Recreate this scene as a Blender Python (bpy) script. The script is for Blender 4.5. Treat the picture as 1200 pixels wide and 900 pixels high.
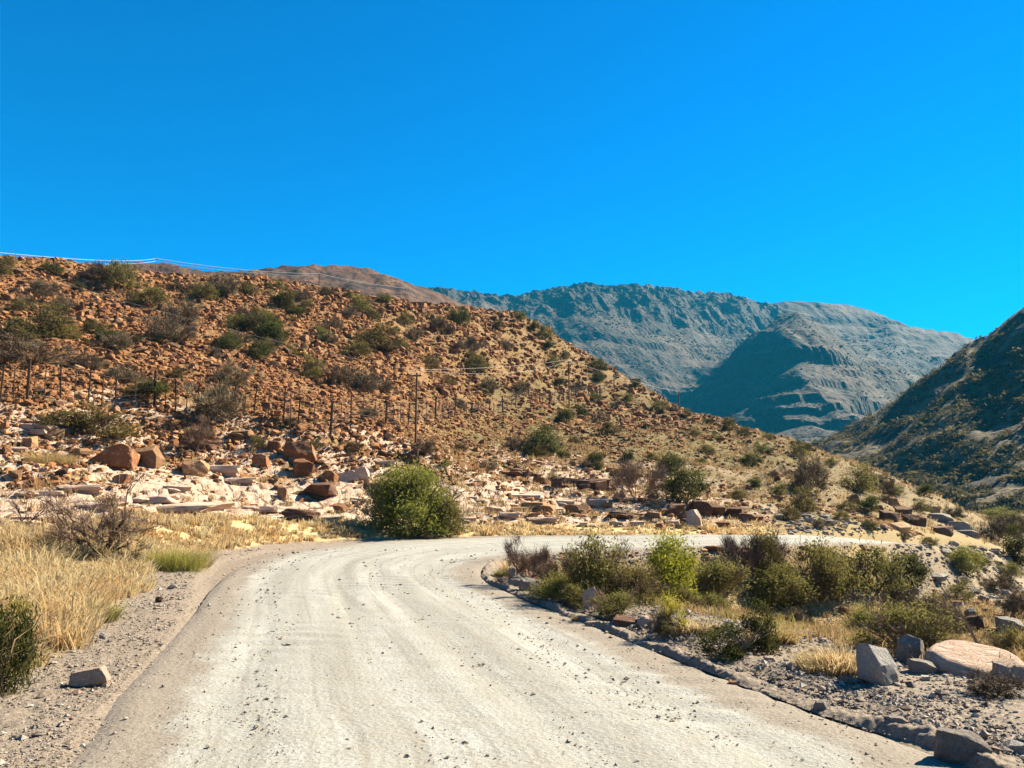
import bpy, math, random
import numpy as np
from mathutils import Vector
scene = bpy.context.scene
for o in list(bpy.data.objects): bpy.data.objects.remove(o)
COL = scene.collection
R = math.radians
# ------------------------------------------------------------------ camera, sky, sun, exposure
F = 1000.0; CX, CY = 600.0, 450.0; CAMZ = 2.2; PITCH = math.atan(0.125)
cam_d = bpy.data.cameras.new('camera'); cam = bpy.data.objects.new('camera', cam_d); COL.objects.link(cam)
cam.location = (0, 0, CAMZ); cam.rotation_euler = (R(90) + PITCH, 0, 0)
cam_d.sensor_width = 36; cam_d.lens = 36 * F / 1200; cam_d.clip_start = 0.1; cam_d.clip_end = 20000
scene.camera = cam
SUN_AZ, SUN_EL = R(62), R(38)
world = bpy.data.worlds.new('World'); scene.world = world; world.use_nodes = True
wn = world.node_tree; wn.nodes.clear()
wo = wn.nodes.new('ShaderNodeOutputWorld'); wb = wn.nodes.new('ShaderNodeBackground')
sky = wn.nodes.new('ShaderNodeTexSky'); sky.sky_type = 'NISHITA'; sky.sun_disc = False
sky.sun_elevation = SUN_EL; sky.sun_rotation = SUN_AZ
sky.air_density = 1.0; sky.dust_density = 0.0; sky.ozone_density = 3.0; sky.altitude = 800
tint = wn.nodes.new('ShaderNodeMix'); tint.data_type = 'RGBA'; tint.blend_type = 'MULTIPLY'
tint.inputs[0].default_value = 1.0; tint.inputs[7].default_value = (0.0, 0.84, 1.36, 1)
gm = wn.nodes.new('ShaderNodeGamma'); gm.inputs[1].default_value = 1.12
wn.links.new(sky.outputs[0], gm.inputs[0]); wn.links.new(gm.outputs[0], tint.inputs[6])
wn.links.new(tint.outputs[2], wb.inputs[0]); wb.inputs[1].default_value = 0.0305
wn.links.new(wb.outputs[0], wo.inputs[0])
sl = bpy.data.lights.new('sun', 'SUN'); sl.energy = 5.0; sl.angle = R(0.5); sl.color = (1.0, 0.90, 0.70)
so = bpy.data.objects.new('sun', sl); COL.objects.link(so); so.location = (60, 20, 80)
sdir = Vector((math.sin(SUN_AZ) * math.cos(SUN_EL), math.cos(SUN_AZ) * math.cos(SUN_EL), math.sin(SUN_EL)))
so.rotation_euler = sdir.to_track_quat('Z', 'Y').to_euler()
vs = scene.view_settings; vs.view_transform = 'Standard'; vs.look = 'None'; vs.gamma = 1; vs.use_curve_mapping = False
vs.exposure = 2.0
scene.cycles.volume_bounces = 0
# ------------------------------------------------------------------ small maths
rng = np.random.default_rng(7)
PERM = np.random.default_rng(1).permutation(256); PERM = np.concatenate([PERM, PERM])
GA = np.random.default_rng(2).uniform(0, 2 * np.pi, 256); GX, GY = np.cos(GA), np.sin(GA)
def perlin(x, y, seed=0):
    x = np.asarray(x, float) + seed * 17.31; y = np.asarray(y, float) - seed * 9.77
    xi = np.floor(x).astype(int); yi = np.floor(y).astype(int); xf = x - xi; yf = y - yi
    u = xf**3 * (xf * (xf * 6 - 15) + 10); v = yf**3 * (yf * (yf * 6 - 15) + 10)
    def g(i, j):
        h = PERM[(PERM[(xi + i) & 255] + yi + j) & 255]
        return GX[h] * (xf - i) + GY[h] * (yf - j)
    a = g(0, 0); b = g(1, 0); c = g(0, 1); d = g(1, 1)
    return 1.5 * ((a + u * (b - a)) * (1 - v) + (c + u * (d - c)) * v)
def fbm(x, y, octs=4, seed=0, gain=0.5):
    s = 0; a = 1; f = 1
    for i in range(octs):
        s = s + a * perlin(x * f, y * f, seed + i); a *= gain; f *= 2.03
    return s
def ridged(x, y, octs=4, seed=0):
    s = 0; a = 1; f = 1
    for i in range(octs):
        s = s + a * (1 - 2 * np.abs(perlin(x * f, y * f, seed + i))); a *= 0.5; f *= 2.03
    return s
def sst(a, b, x):
    t = np.clip((x - a) / (b - a), 0, 1); return t * t * (3 - 2 * t)
def ray(px, py):                                       # direction with Y component 1
    v = (CY - py) / F; c, s = math.cos(PITCH), math.sin(PITCH)
    yy = c - v * s; return ((px - CX) / F / yy, 1.0, (s + v * c) / yy)
def P(px, py, D):
    r = ray(px, py); return (r[0] * D, D, CAMZ + r[2] * D)
class TPS:
    def __init__(s, pts, scale=1.0, lam=0.0):
        p = np.array(pts, float); s.sc = scale; s.p = p[:, :2] / scale; n = len(p)
        K = s.k(s.p, s.p) + lam * np.eye(n); A = np.zeros((n + 3, n + 3)); A[:n, :n] = K
        A[:n, n] = 1; A[:n, n + 1:] = s.p; A[n:, :n] = A[:n, n:].T
        s.w = np.linalg.solve(A, np.concatenate([p[:, 2], np.zeros(3)]))
    def k(s, a, b):
        d2 = ((a[:, None, :] - b[None]) ** 2).sum(-1); return 0.5 * d2 * np.log(d2 + 1e-12)
    def __call__(s, x, y):
        sh = np.shape(x); q = np.stack([np.ravel(x), np.ravel(y)], 1) / s.sc; out = np.empty(len(q)); n = len(s.p)
        for i in range(0, len(q), 40000):
            c = q[i:i + 40000]; out[i:i + 40000] = s.k(c, s.p) @ s.w[:n] + s.w[n] + c @ s.w[n + 1:]
        return out.reshape(sh)
# ------------------------------------------------------------------ mesh helpers
def mesh(name, V, F_, mats=(), smooth=False, midx=None, attrs=None):
    me = bpy.data.meshes.new(name); V = np.asarray(V, np.float32); F_ = np.asarray(F_, np.int32)
    n, k = F_.shape
    me.vertices.add(len(V)); me.vertices.foreach_set('co', V.ravel())
    me.loops.add(n * k); me.loops.foreach_set('vertex_index', F_.ravel())
    me.polygons.add(n); me.polygons.foreach_set('loop_start', np.arange(n, dtype=np.int32) * k)
    me.polygons.foreach_set('use_smooth', np.full(n, smooth))
    if midx is not None: me.polygons.foreach_set('material_index', np.asarray(midx, np.int32))
    for m in mats: me.materials.append(m)
    for an, (typ, dat) in (attrs or {}).items():
        a = me.attributes.new(an, typ, 'POINT')
        a.data.foreach_set('color' if typ == 'FLOAT_COLOR' else 'value', np.asarray(dat, np.float32).ravel())
    me.update(calc_edges=True); return me
def link(name, data, parent=None, loc=None, rot=None, scale=None):
    o = bpy.data.objects.new(name, data); COL.objects.link(o)
    if parent: o.parent = parent
    if loc is not None: o.location = loc
    if rot is not None: o.rotation_euler = rot
    if scale is not None: o.scale = scale
    return o
def tag(o, label=None, cat=None, group=None, kind=None):
    if label: o['label'] = label
    if cat: o['category'] = cat
    if group: o['group'] = group
    if kind: o['kind'] = kind
    return o
# ------------------------------------------------------------------ materials
ALB = 0.55                                                 # overall reflectance level of all surfaces
class N:
    def __init__(s, name):
        s.m = bpy.data.materials.new(name); s.m.use_nodes = True; s.t = s.m.node_tree
        s.b = s.t.nodes['Principled BSDF']; s.out = s.t.nodes['Material Output']
        s.b.inputs['Roughness'].default_value = 0.9; s.b.inputs['Specular IOR Level'].default_value = 0.15
    def n(s, typ, **kw):
        x = s.t.nodes.new('ShaderNode' + typ)
        for k, v in kw.items(): setattr(x, k, v)
        return x
    def l(s, a, b): s.t.links.new(a, b)
    def coord(s, which='Object', scale=None):
        c = s.n('TexCoord').outputs[which]
        if scale:
            m = s.n('Mapping'); m.inputs['Scale'].default_value = scale; s.l(c, m.inputs[0]); c = m.outputs[0]
        return c
    def noise(s, vec, scale, detail=4, rough=0.6, dist=0):
        x = s.n('TexNoise'); x.inputs['Scale'].default_value = scale; x.inputs['Detail'].default_value = detail
        x.inputs['Roughness'].default_value = rough; x.inputs['Distortion'].default_value = dist
        s.l(vec, x.inputs['Vector']); return x.outputs['Fac']
    def vor(s, vec, scale, feature='F1', out='Distance', rnd=1):
        x = s.n('TexVoronoi', feature=feature); x.inputs['Scale'].default_value = scale
        x.inputs['Randomness'].default_value = rnd; s.l(vec, x.inputs['Vector']); return x.outputs[out]
    def ramp(s, fac, stops):
        x = s.n('ValToRGB'); e = x.color_ramp.elements
        while len(e) < len(stops): e.new(0.5)
        for el, (p, c) in zip(e, stops):
            el.position = p; el.color = (c, c, c, 1) if isinstance(c, (int, float)) else (*c, 1)
        s.l(fac, x.inputs[0]); return x.outputs[0]
    def mix(s, fac, a, b, mode='MIX'):
        x = s.n('Mix', data_type='RGBA', blend_type=mode)
        for v, i in ((fac, 0), (a, 6), (b, 7)):
            if isinstance(v, (int, float)): x.inputs[i].default_value = v if i == 0 else (v, v, v, 1)
            elif isinstance(v, tuple): x.inputs[i].default_value = (*v, 1)
            else: s.l(v, x.inputs[i])
        return x.outputs[2]
    def math(s, op, a, b=0.0):
        x = s.n('Math', operation=op)
        for v, i in ((a, 0), (b, 1)):
            if isinstance(v, (int, float)): x.inputs[i].default_value = v
            else: s.l(v, x.inputs[i])
        return x.outputs[0]
    def bump(s, h, strength=0.5, dist=0.05, nrm=None):
        x = s.n('Bump'); x.inputs['Strength'].default_value = strength; x.inputs['Distance'].default_value = dist
        s.l(h, x.inputs['Height'])
        if nrm is not None: s.l(nrm, x.inputs['Normal'])
        s.l(x.outputs[0], s.b.inputs['Normal']); return x.outputs[0]
    def color(s, c):
        if isinstance(c, tuple): s.b.inputs['Base Color'].default_value = (*(q * ALB for q in c), 1)
        else: s.l(s.mix(1.0, c, ALB, 'MULTIPLY'), s.b.inputs['Base Color'])
def rock_mat(name, c1, c2, c3, var=0.3):
    m = N(name); co = m.coord('Object'); oi = m.n('ObjectInfo')
    add = m.n('VectorMath', operation='ADD'); m.l(co, add.inputs[0]); m.l(oi.outputs['Random'], add.inputs[1])
    v = add.outputs[0]
    base = m.mix(m.noise(v, 1.6, 6, 0.65), c1, c2)
    base = m.mix(m.ramp(m.noise(v, 4.5, 5, 0.7), [(0.5, 0), (0.68, 1)]), base, c3)
    base = m.mix(m.ramp(m.noise(v, 14, 4, 0.7), [(0.35, 0.6), (0.6, 1.0)]), base, 0.9, 'MULTIPLY') if False else base
    sp = m.ramp(m.noise(v, 22, 5, 0.75), [(0.3, 0.62), (0.6, 1.05)])
    base = m.mix(1.0, base, sp, 'MULTIPLY')
    hs = m.n('HueSaturation'); m.l(base, hs.inputs['Color'])
    m.l(m.math('ADD', m.math('MULTIPLY', oi.outputs['Random'], var * 2), 1 - var), hs.inputs['Value'])
    m.color(hs.outputs[0])
    m.bump(m.math('ADD', m.noise(v, 5, 8, 0.72), m.math('MULTIPLY', m.vor(v, 3.2, 'DISTANCE_TO_EDGE'), 0.5)), 0.8, 0.10)
    return m.m
M = {}
M['red_rock'] = rock_mat('red_rock', (0.46, 0.195, 0.08), (0.28, 0.105, 0.045), (0.62, 0.38, 0.21))
M['pale_rock'] = rock_mat('pale_rock', (0.80, 0.58, 0.43), (0.62, 0.40, 0.27), (0.92, 0.74, 0.60), 0.12)
M['grey_rock'] = rock_mat('grey_rock', (0.42, 0.36, 0.30), (0.30, 0.25, 0.21), (0.52, 0.46, 0.40), 0.15)
M['white_rock'] = rock_mat('white_rock', (0.62, 0.58, 0.52), (0.46, 0.41, 0.36), (0.70, 0.66, 0.60), 0.1)
M['dark_rock'] = rock_mat('dark_rock', (0.22, 0.11, 0.065), (0.13, 0.065, 0.04), (0.34, 0.20, 0.12), 0.25)
# scree: joined stones, per-stone tint attribute
def stone_stuff_mat(name, cols):
    m = N(name); a = m.n('Attribute', attribute_name='tint'); co = m.coord('Object')
    st = [(i / (len(cols) - 1), c) for i, c in enumerate(cols)]
    base = m.ramp(a.outputs['Fac'], st)
    base = m.mix(1.0, base, m.ramp(m.noise(co, 6, 5, 0.7), [(0.3, 0.65), (0.65, 1.1)]), 'MULTIPLY')
    m.color(base); m.bump(m.noise(co, 7, 5, 0.7), 0.5, 0.08); return m.m
M['tan_rock'] = rock_mat('tan_rock', (0.52, 0.29, 0.14), (0.40, 0.20, 0.09), (0.62, 0.42, 0.26))
M['scree'] = stone_stuff_mat('scree_stone', [(0.15, 0.06, 0.028), (0.36, 0.155, 0.06), (0.52, 0.24, 0.095), (0.42, 0.18, 0.07), (0.64, 0.34, 0.14), (0.68, 0.45, 0.25)])
M['pebble'] = stone_stuff_mat('pebble_stone', [(0.15, 0.12, 0.10), (0.40, 0.33, 0.27), (0.50, 0.44, 0.36), (0.36, 0.24, 0.17), (0.60, 0.53, 0.44)])
# leaf / twig
def leaf_mat(name, c1, c2, trans=0.42, sc=9.0):
    m = N(name); co = m.coord('Object'); oi = m.n('ObjectInfo')
    add = m.n('VectorMath', operation='ADD'); m.l(co, add.inputs[0]); m.l(oi.outputs['Random'], add.inputs[1])
    a = m.n('Attribute', attribute_name='tint')
    f = m.math('ADD', m.math('MULTIPLY', a.outputs['Fac'], 0.6), m.math('MULTIPLY', m.noise(add.outputs[0], sc, 3), 0.5))
    base = m.mix(f, c1, c2)
    hs = m.n('HueSaturation'); m.l(base, hs.inputs['Color'])
    m.l(m.math('ADD', m.math('MULTIPLY', oi.outputs['Random'], 0.5), 0.75), hs.inputs['Value'])
    m.l(m.math('ADD', m.math('MULTIPLY', oi.outputs['Random'], 0.03), 0.485), hs.inputs['Hue'])
    m.color(hs.outputs[0])
    tr = m.n('BsdfTranslucent'); m.l(m.mix(1.0, hs.outputs[0], ALB, 'MULTIPLY'), tr.inputs[0]); mx = m.n('MixShader'); mx.inputs[0].default_value = trans
    m.l(m.b.outputs[0], mx.inputs[1]); m.l(tr.outputs[0], mx.inputs[2]); m.l(mx.outputs[0], m.out.inputs[0]); return m.m
M['leaf_olive'] = leaf_mat('leaf_olive', (0.10, 0.085, 0.022), (0.36, 0.30, 0.09))
M['leaf_dark'] = leaf_mat('leaf_dark', (0.030, 0.040, 0.010), (0.18, 0.18, 0.045))
M['leaf_bright'] = leaf_mat('leaf_bright', (0.09, 0.10, 0.008), (0.60, 0.54, 0.06))
M['leaf_grey'] = leaf_mat('leaf_grey', (0.13, 0.10, 0.05), (0.34, 0.27, 0.14))
M['leaf_yellow'] = leaf_mat('leaf_yellow', (0.35, 0.28, 0.03), (0.60, 0.50, 0.08))
M['twig_grey'] = leaf_mat('twig_grey', (0.14, 0.095, 0.055), (0.32, 0.23, 0.15), 0.0)
M['twig_pink'] = leaf_mat('twig_pink', (0.15, 0.085, 0.055), (0.36, 0.23, 0.16), 0.0)
M['bark'] = leaf_mat('bark', (0.05, 0.03, 0.02), (0.13, 0.09, 0.06), 0.0)
M['bark_dead'] = leaf_mat('bark_dead', (0.20, 0.12, 0.07), (0.42, 0.32, 0.24), 0.0)
M['grass_gold'] = leaf_mat('grass_gold', (0.80, 0.42, 0.12), (1.0, 0.90, 0.52), 0.55, 0.6)
M['grass_dry'] = leaf_mat('grass_dry', (0.44, 0.28, 0.09), (0.80, 0.60, 0.28), 0.4, 0.5)
M['grass_green'] = leaf_mat('grass_green', (0.20, 0.21, 0.03), (0.62, 0.55, 0.14), 0.3, 2)
m = N('rusty_post'); m.color(m.mix(m.noise(m.coord('Object'), 8, 4), (0.05, 0.03, 0.022), (0.12, 0.07, 0.045))); M['post'] = m.m
m = N('pole_wood'); m.color(m.mix(m.noise(m.coord('Object', (8, 8, 1)), 5, 4), (0.13, 0.07, 0.04), (0.22, 0.13, 0.08))); M['pole'] = m.m
m = N('bright_wire'); m.color((0.62, 0.60, 0.56)); m.b.inputs['Roughness'].default_value = 0.6; M['wire'] = m.m
m = N('fence_wire'); m.color((0.16, 0.12, 0.10)); M['fwire'] = m.m
m = N('porcelain'); m.color((0.7, 0.68, 0.62)); M['porcelain'] = m.m
# ground: soil attribute r = gravel, g = pale bedrock, b = golden litter, a = greenness
def ground_mat(name, hill=False):
    m = N(name); co = m.coord('Object'); a = m.n('Attribute', attribute_name='soil')
    sep = m.n('SeparateColor'); m.l(a.outputs['Color'], sep.inputs[0])
    n1 = m.noise(co, 0.35, 6, 0.65); n2 = m.noise(co, 3.0, 6, 0.7); n3 = m.noise(co, 18, 5, 0.75)
    red = m.mix(m.ramp(n2, [(0.35, 0), (0.65, 1)]), (0.20, 0.08, 0.03), (0.44, 0.21, 0.075))
    red = m.mix(m.ramp(n1, [(0.42, 0), (0.62, 1)]), red, (0.42, 0.26, 0.11))
    pale = m.mix(m.ramp(n2, [(0.35, 0), (0.6, 1)]), (0.66, 0.43, 0.29), (0.88, 0.66, 0.49))
    crack = m.ramp(m.vor(m.mix(0.25, co, m.n('TexNoise').outputs['Color']), 0.9, 'DISTANCE_TO_EDGE'), [(0.0, 0.15), (0.045, 1.0)])
    pale = m.mix(1.0, pale, crack, 'MULTIPLY')
    gold = m.mix(n2, (0.72, 0.48, 0.20), (1.0, 0.76, 0.40))
    olive = m.mix(m.ramp(n2, [(0.4, 0), (0.62, 1)]), (0.33, 0.225, 0.08), (0.15, 0.13, 0.042))
    grav = m.mix(m.ramp(n3, [(0.3, 0), (0.7, 1)]), (0.29, 0.225, 0.165), (0.45, 0.36, 0.275))
    grav = m.mix(m.ramp(m.vor(co, 28, 'F1'), [(0.08, 1), (0.28, 0)]), grav, (0.16, 0.14, 0.125))
    c = m.mix(a.outputs['Alpha'], red, olive); c = m.mix(sep.outputs[2], c, gold)
    c = m.mix(sep.outputs[1], c, pale); c = m.mix(sep.outputs[0], c, grav)
    c = m.mix(1.0, c, m.ramp(n3, [(0.3, 0.72), (0.6, 1.06)]), 'MULTIPLY')
    m.color(c)
    h = m.math('ADD', m.math('MULTIPLY', n3, 0.35), m.math('ADD', n2, m.math('MULTIPLY', m.vor(co, 9, 'F1'), 0.25)))
    m.bump(h, 0.9, 0.14 if hill else 0.07); return m.m
M['ground'] = ground_mat('stony_ground'); M['hill'] = ground_mat('scree_soil', True)
m = N('gravel_surface'); co = m.coord('Object')
acr = m.n('Attribute', attribute_name='across'); alo = m.n('Attribute', attribute_name='along')
cb = m.n('CombineXYZ'); m.l(m.math('MULTIPLY', acr.outputs['Fac'], 5.0), cb.inputs[0]); m.l(m.math('MULTIPLY', alo.outputs['Fac'], 0.10), cb.inputs[1])
streak = m.noise(cb.outputs[0], 1.0, 5, 0.65); fine = m.noise(co, 30, 4, 0.8); mid = m.noise(co, 2.2, 5, 0.65)
cb2 = m.n('CombineXYZ'); m.l(m.math('MULTIPLY', acr.outputs['Fac'], 22.0), cb2.inputs[0]); m.l(m.math('MULTIPLY', alo.outputs['Fac'], 0.16), cb2.inputs[1])
thin = m.noise(cb2.outputs[0], 1.0, 4, 0.6)
c = m.mix(m.ramp(streak, [(0.30, 0), (0.66, 1)]), (0.40, 0.38, 0.32), (0.62, 0.605, 0.545))
c = m.mix(m.ramp(thin, [(0.34, 0.8), (0.48, 0)]), c, (0.40, 0.37, 0.31))
c = m.mix(m.ramp(mid, [(0.42, 0), (0.7, 0.55)]), c, (0.45, 0.405, 0.315))
c = m.mix(m.ramp(fine, [(0.32, 1), (0.46, 0)]), c, (0.34, 0.315, 0.28))
edge = m.ramp(m.math('ADD', m.math('ABSOLUTE', acr.outputs['Fac']), m.math('MULTIPLY', m.noise(co, 1.1, 6, 0.7), 0.34)), [(0.90, 0), (1.24, 1)])
c = m.mix(edge, c, m.mix(m.ramp(fine, [(0.3, 0), (0.7, 1)]), (0.30, 0.25, 0.195), (0.46, 0.39, 0.31)))
c = m.mix(1.0, c, m.ramp(m.noise(co, 75, 3, 0.8), [(0.34, 0.72), (0.62, 1.1)]), 'MULTIPLY')
c = m.mix(m.ramp(m.vor(co, 17, 'F1'), [(0.09, 1), (0.17, 0)]), c, (0.17, 0.15, 0.13))
m.color(c); m.bump(m.math('ADD', fine, m.math('MULTIPLY', m.vor(co, 17), 0.6)), 0.6, 0.026); M['road'] = m.m
# far rock
def far_mat(name, lo, hi, cliff, veg, vscale, rscale):
    m = N(name); co = m.coord('Object'); geo = m.n('NewGeometry')
    sep = m.n('SeparateXYZ'); m.l(geo.outputs['Normal'], sep.inputs[0])
    n1 = m.noise(co, rscale, 8, 0.65); n2 = m.noise(co, rscale * 6, 6, 0.7)
    c = m.mix(m.ramp(n1, [(0.40, 0), (0.58, 1)]), lo, hi)
    c = m.mix(1.0, c, m.ramp(n2, [(0.35, 0.55), (0.62, 1.25)]), 'MULTIPLY')
    zc = m.n('Mapping'); zc.inputs['Scale'].default_value = (0.12, 0.12, 3.2); m.l(co, zc.inputs[0])
    str_ = m.noise(zc.outputs[0], rscale * 2.6, 5, 0.6)
    c = m.mix(m.ramp(str_, [(0.42, 0.95), (0.49, 0)]), c, cliff)
    c = m.mix(m.ramp(sep.outputs[2], [(0.50, 0.85), (0.72, 0)]), c, cliff)
    sp = m.ramp(m.vor(co, vscale), [(0.34, 1), (0.50, 0)])
    patch = m.ramp(m.noise(co, rscale * 2.2, 4), [(0.35, 0.25), (0.6, 1)])
    c = m.mix(m.mix(1.0, sp, patch, 'MULTIPLY'), c, veg); m.color(c)
    m.bump(m.math('ADD', n2, m.math('MULTIPLY', m.vor(co, vscale), -0.35)), 1.0, 0.9 / rscale * 0.03); return m.m
M['mountain'] = far_mat('mountain_slope', (0.065, 0.048, 0.032), (0.165, 0.11, 0.072), (0.035, 0.03, 0.025), (0.018, 0.022, 0.012), 0.13, 0.006)
M['far_hill'] = far_mat('brown_ridge_slope', (0.10, 0.046, 0.028), (0.20, 0.10, 0.055), (0.06, 0.035, 0.025), (0.03, 0.022, 0.012), 0.38, 0.03)
M['dark_hill'] = far_mat('bushy_slope', (0.15, 0.105, 0.055), (0.29, 0.21, 0.11), (0.065, 0.05, 0.033), (0.02, 0.02, 0.012), 0.33, 0.03)
print('materials done')
# ------------------------------------------------------------------ road line
LR = [((-3.2, -60), (4.0, -60)), ((-3.2, -30), (4.0, -30)), ((-3.4, 0), (3.8, 0)), ((-3.6, 6.8), (3.75, 6.6)), ((-4.3, 9.6), (3.0, 9.1)), ((-5.0, 12.7), (2.1, 11.9)),
      ((-5.8, 16), (1.2, 14.9)), ((-6.9, 20.2), (0.2, 18.2)), ((-8.0, 25.7), (-0.62, 21.6)), ((-8.2, 32), (-0.85, 24.7)), ((-6.2, 37.8), (-0.3, 27.6)),
      ((-1.8, 41.4), (1.4, 30.0)), ((4.2, 43.2), (4.8, 32.3)), ((11, 44.8), (10, 35.2)), ((17, 48.3), (16.5, 40.4)), ((22, 53), (23, 46.5)),
      ((28, 60), (30, 54)), ((35, 68), (38, 62.5)), ((46, 76), (49, 70)), ((62, 82), (63, 75))]
def catmull(p, n):
    p = np.array(p, float); p = np.vstack([2 * p[0] - p[1], p, 2 * p[-1] - p[-2]]); out = []
    for i in range(1, len(p) - 2):
        t = np.linspace(0, 1, n, endpoint=False)[:, None]
        out.append(0.5 * (2 * p[i] + (p[i + 1] - p[i - 1]) * t + (2 * p[i - 1] - 5 * p[i] + 4 * p[i + 1] - p[i + 2]) * t**2 + (3 * p[i] - p[i - 1] - 3 * p[i + 1] + p[i + 2]) * t**3))
    out.append(p[-2:-1]); return np.vstack(out)
RL = catmull([a for a, b in LR], 40); RR = catmull([b for a, b in LR], 40)
RC = (RL + RR) / 2; RHW = np.hypot(*(RL - RR).T) / 2
seg = np.hypot(*np.diff(RC, axis=0).T); RS = np.concatenate([[0], np.cumsum(seg)])
def zroad_x(x, y):
    z = -np.interp(x, [9, 15, 18, 20, 22, 25.6, 31, 41, 50, 63], [0, 0.17, 0.38, 0.56, 0.78, 1.2, 1.86, 3.15, 4.7, 7.0])
    return np.where(y < 30, 0.0, z)
RZ = zroad_x(RC[:, 0], RC[:, 1])
RTN = np.gradient(RC, axis=0); RTN /= np.hypot(*RTN.T)[:, None]
def road_query(x, y):                                   # distance outside road edge (neg inside), side (+1 right), z, arc, lateral
    x = np.ravel(x); y = np.ravel(y); d = np.empty(len(x)); sd = np.empty(len(x)); zz = np.empty(len(x)); ar = np.empty(len(x))
    sub = slice(None, None, 4); C = RC[sub]; Hh = RHW[sub]; T = RTN[sub]; Z = RZ[sub]; S = RS[sub]
    for i in range(0, len(x), 20000):
        q = np.stack([x[i:i + 20000], y[i:i + 20000]], 1)
        dd = ((q[:, None] - C[None]) ** 2).sum(-1) ; j = dd.argmin(1)
        v = q - C[j]; al = (v * T[j]).sum(1); la = v[:, 0] * T[j][:, 1] - v[:, 1] * T[j][:, 0]
        j2 = np.clip(j + np.sign(al).astype(int), 0, len(C) - 1); L = np.hypot(*(C[j2] - C[j]).T) + 1e-6; w = np.clip(np.abs(al) / L, 0, 1)
        hw = Hh[j] * (1 - w) + Hh[j2] * w
        v2 = q - (C[j] * (1 - w)[:, None] + C[j2] * w[:, None]); dist = np.hypot(*v2.T)
        d[i:i + 20000] = dist - hw; sd[i:i + 20000] = np.sign(la); zz[i:i + 20000] = Z[j] * (1 - w) + Z[j2] * w; ar[i:i + 20000] = S[j] * (1 - w) + S[j2] * w
    return d, sd, zz, ar
# ------------------------------------------------------------------ near terrain
ctl = []
def c3(px, py, D): ctl.append(P(px, py, D))
for a in [(-300, 640, 25), (0, 600, 30), (100, 622, 27), (200, 604, 34), (330, 603, 40), (100, 560, 38), (0, 545, 38), (300, 562, 46), (480, 604, 46), (480, 545, 53),
          (0, 500, 43), (32, 461, 46), (181, 477, 52), (120, 510, 46), (297, 486, 54), (387, 510, 53), (451, 504, 66), (510, 494, 84), (553, 489, 104), (589, 485, 122), (644, 474, 145), (700, 464, 168),
          (487, 524, 58), (0, 400, 68), (0, 350, 82), (0, 305, 100), (-150, 290, 100), (-400, 300, 100), (-300, 420, 60), (-300, 530, 38),
          (150, 400, 76), (150, 350, 98), (100, 312, 106), (180, 322, 115), (300, 400, 86), (300, 350, 112), (300, 327, 126), (390, 343, 140), (450, 353, 150), (420, 400, 105), (540, 360, 168), (600, 369, 180),
          (500, 440, 106), (560, 400, 142), (600, 440, 145), (640, 385, 184), (660, 403, 186), (700, 424, 190), (730, 443, 190), (760, 460, 188), (800, 482, 178), (860, 500, 160), (940, 523, 138), (1000, 543, 118), (1060, 566, 104), (1120, 590, 96),
          (600, 530, 80), (600, 560, 63), (600, 590, 51), (600, 612, 46), (700, 500, 120), (700, 530, 86), (700, 560, 66), (700, 590, 54), (700, 612, 47.5),
          (800, 510, 128), (800, 545, 82), (800, 580, 60), (800, 608, 50), (880, 540, 96), (880, 575, 68), (880, 605, 54), (950, 565, 84), (950, 600, 60),
          (1010, 585, 78), (1010, 612, 60), (1080, 605, 82), (1080, 628, 66), (1150, 633, 78), (1190, 645, 82), (1150, 612, 100), (1190, 604, 150), (1300, 610, 150), (1400, 640, 100)]: c3(*a)
# behind the ridge the ground falls again
for px, D, z in [(-400, 150, 12), (-100, 150, 10), (150, 165, 8), (300, 185, 6), (450, 215, 2), (600, 245, -2), (700, 250, -4), (800, 235, -4), (900, 200, -4), (1000, 165, -4), (1080, 140, -4),
                 (-400, 260, 0), (0, 260, 0), (400, 270, 0), (1150, 180, -3), (1250, 220, -3), (1150, 240, -2), (1400, 240, -2)]:
    ctl.append(((px - 600) / F * D, D, z))
# flats near the road, inner bend gully, right foreground, behind the camera
ctl += [(-5.5, 0, 0.0), (-12, 2, 0.4), (-8, 12, 0.05), (-14, 12, 0.5), (-10, 20, 0.2), (-20, 20, 1.3), (-4, -30, 0), (-25, -30, 3), (5, -30, 0), (25, -30, -3), (-50, 0, 12), (-50, -60, 10), (50, -60, -8), (0, -60, 0), (-45, 30, 8),
        (5, 3, 0.03), (6, 8, 0.03), (8, 9, 0.0), (5, 11, 0.0), (9, 12, -0.3), (3.2, 14.5, 0.0), (6, 16, -0.5), (10, 17, -1.25), (2.5, 20, -0.35), (5, 22, -1.1), (9, 24, -1.9), (14, 20, -2.0), (3, 26, -0.6), (7, 28, -1.7), (12, 31, -2.4),
        (15, 35, -2.3), (18, 30, -2.1), (22, 36, -2.6), (25, 44, -2.7), (30, 48, -3.6), (20, 20, -2.3), (30, 30, -3.6), (40, 45, -5.2), (50, 55, -7), (45, 30, -6.5), (30, 5, -3.5), (60, 0, -8), (70, 80, -8), (90, 60, -10), (20, 6, -1.5), (13, 4, -0.2)]
TN = TPS(ctl, 40.0, 1e-4)
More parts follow.
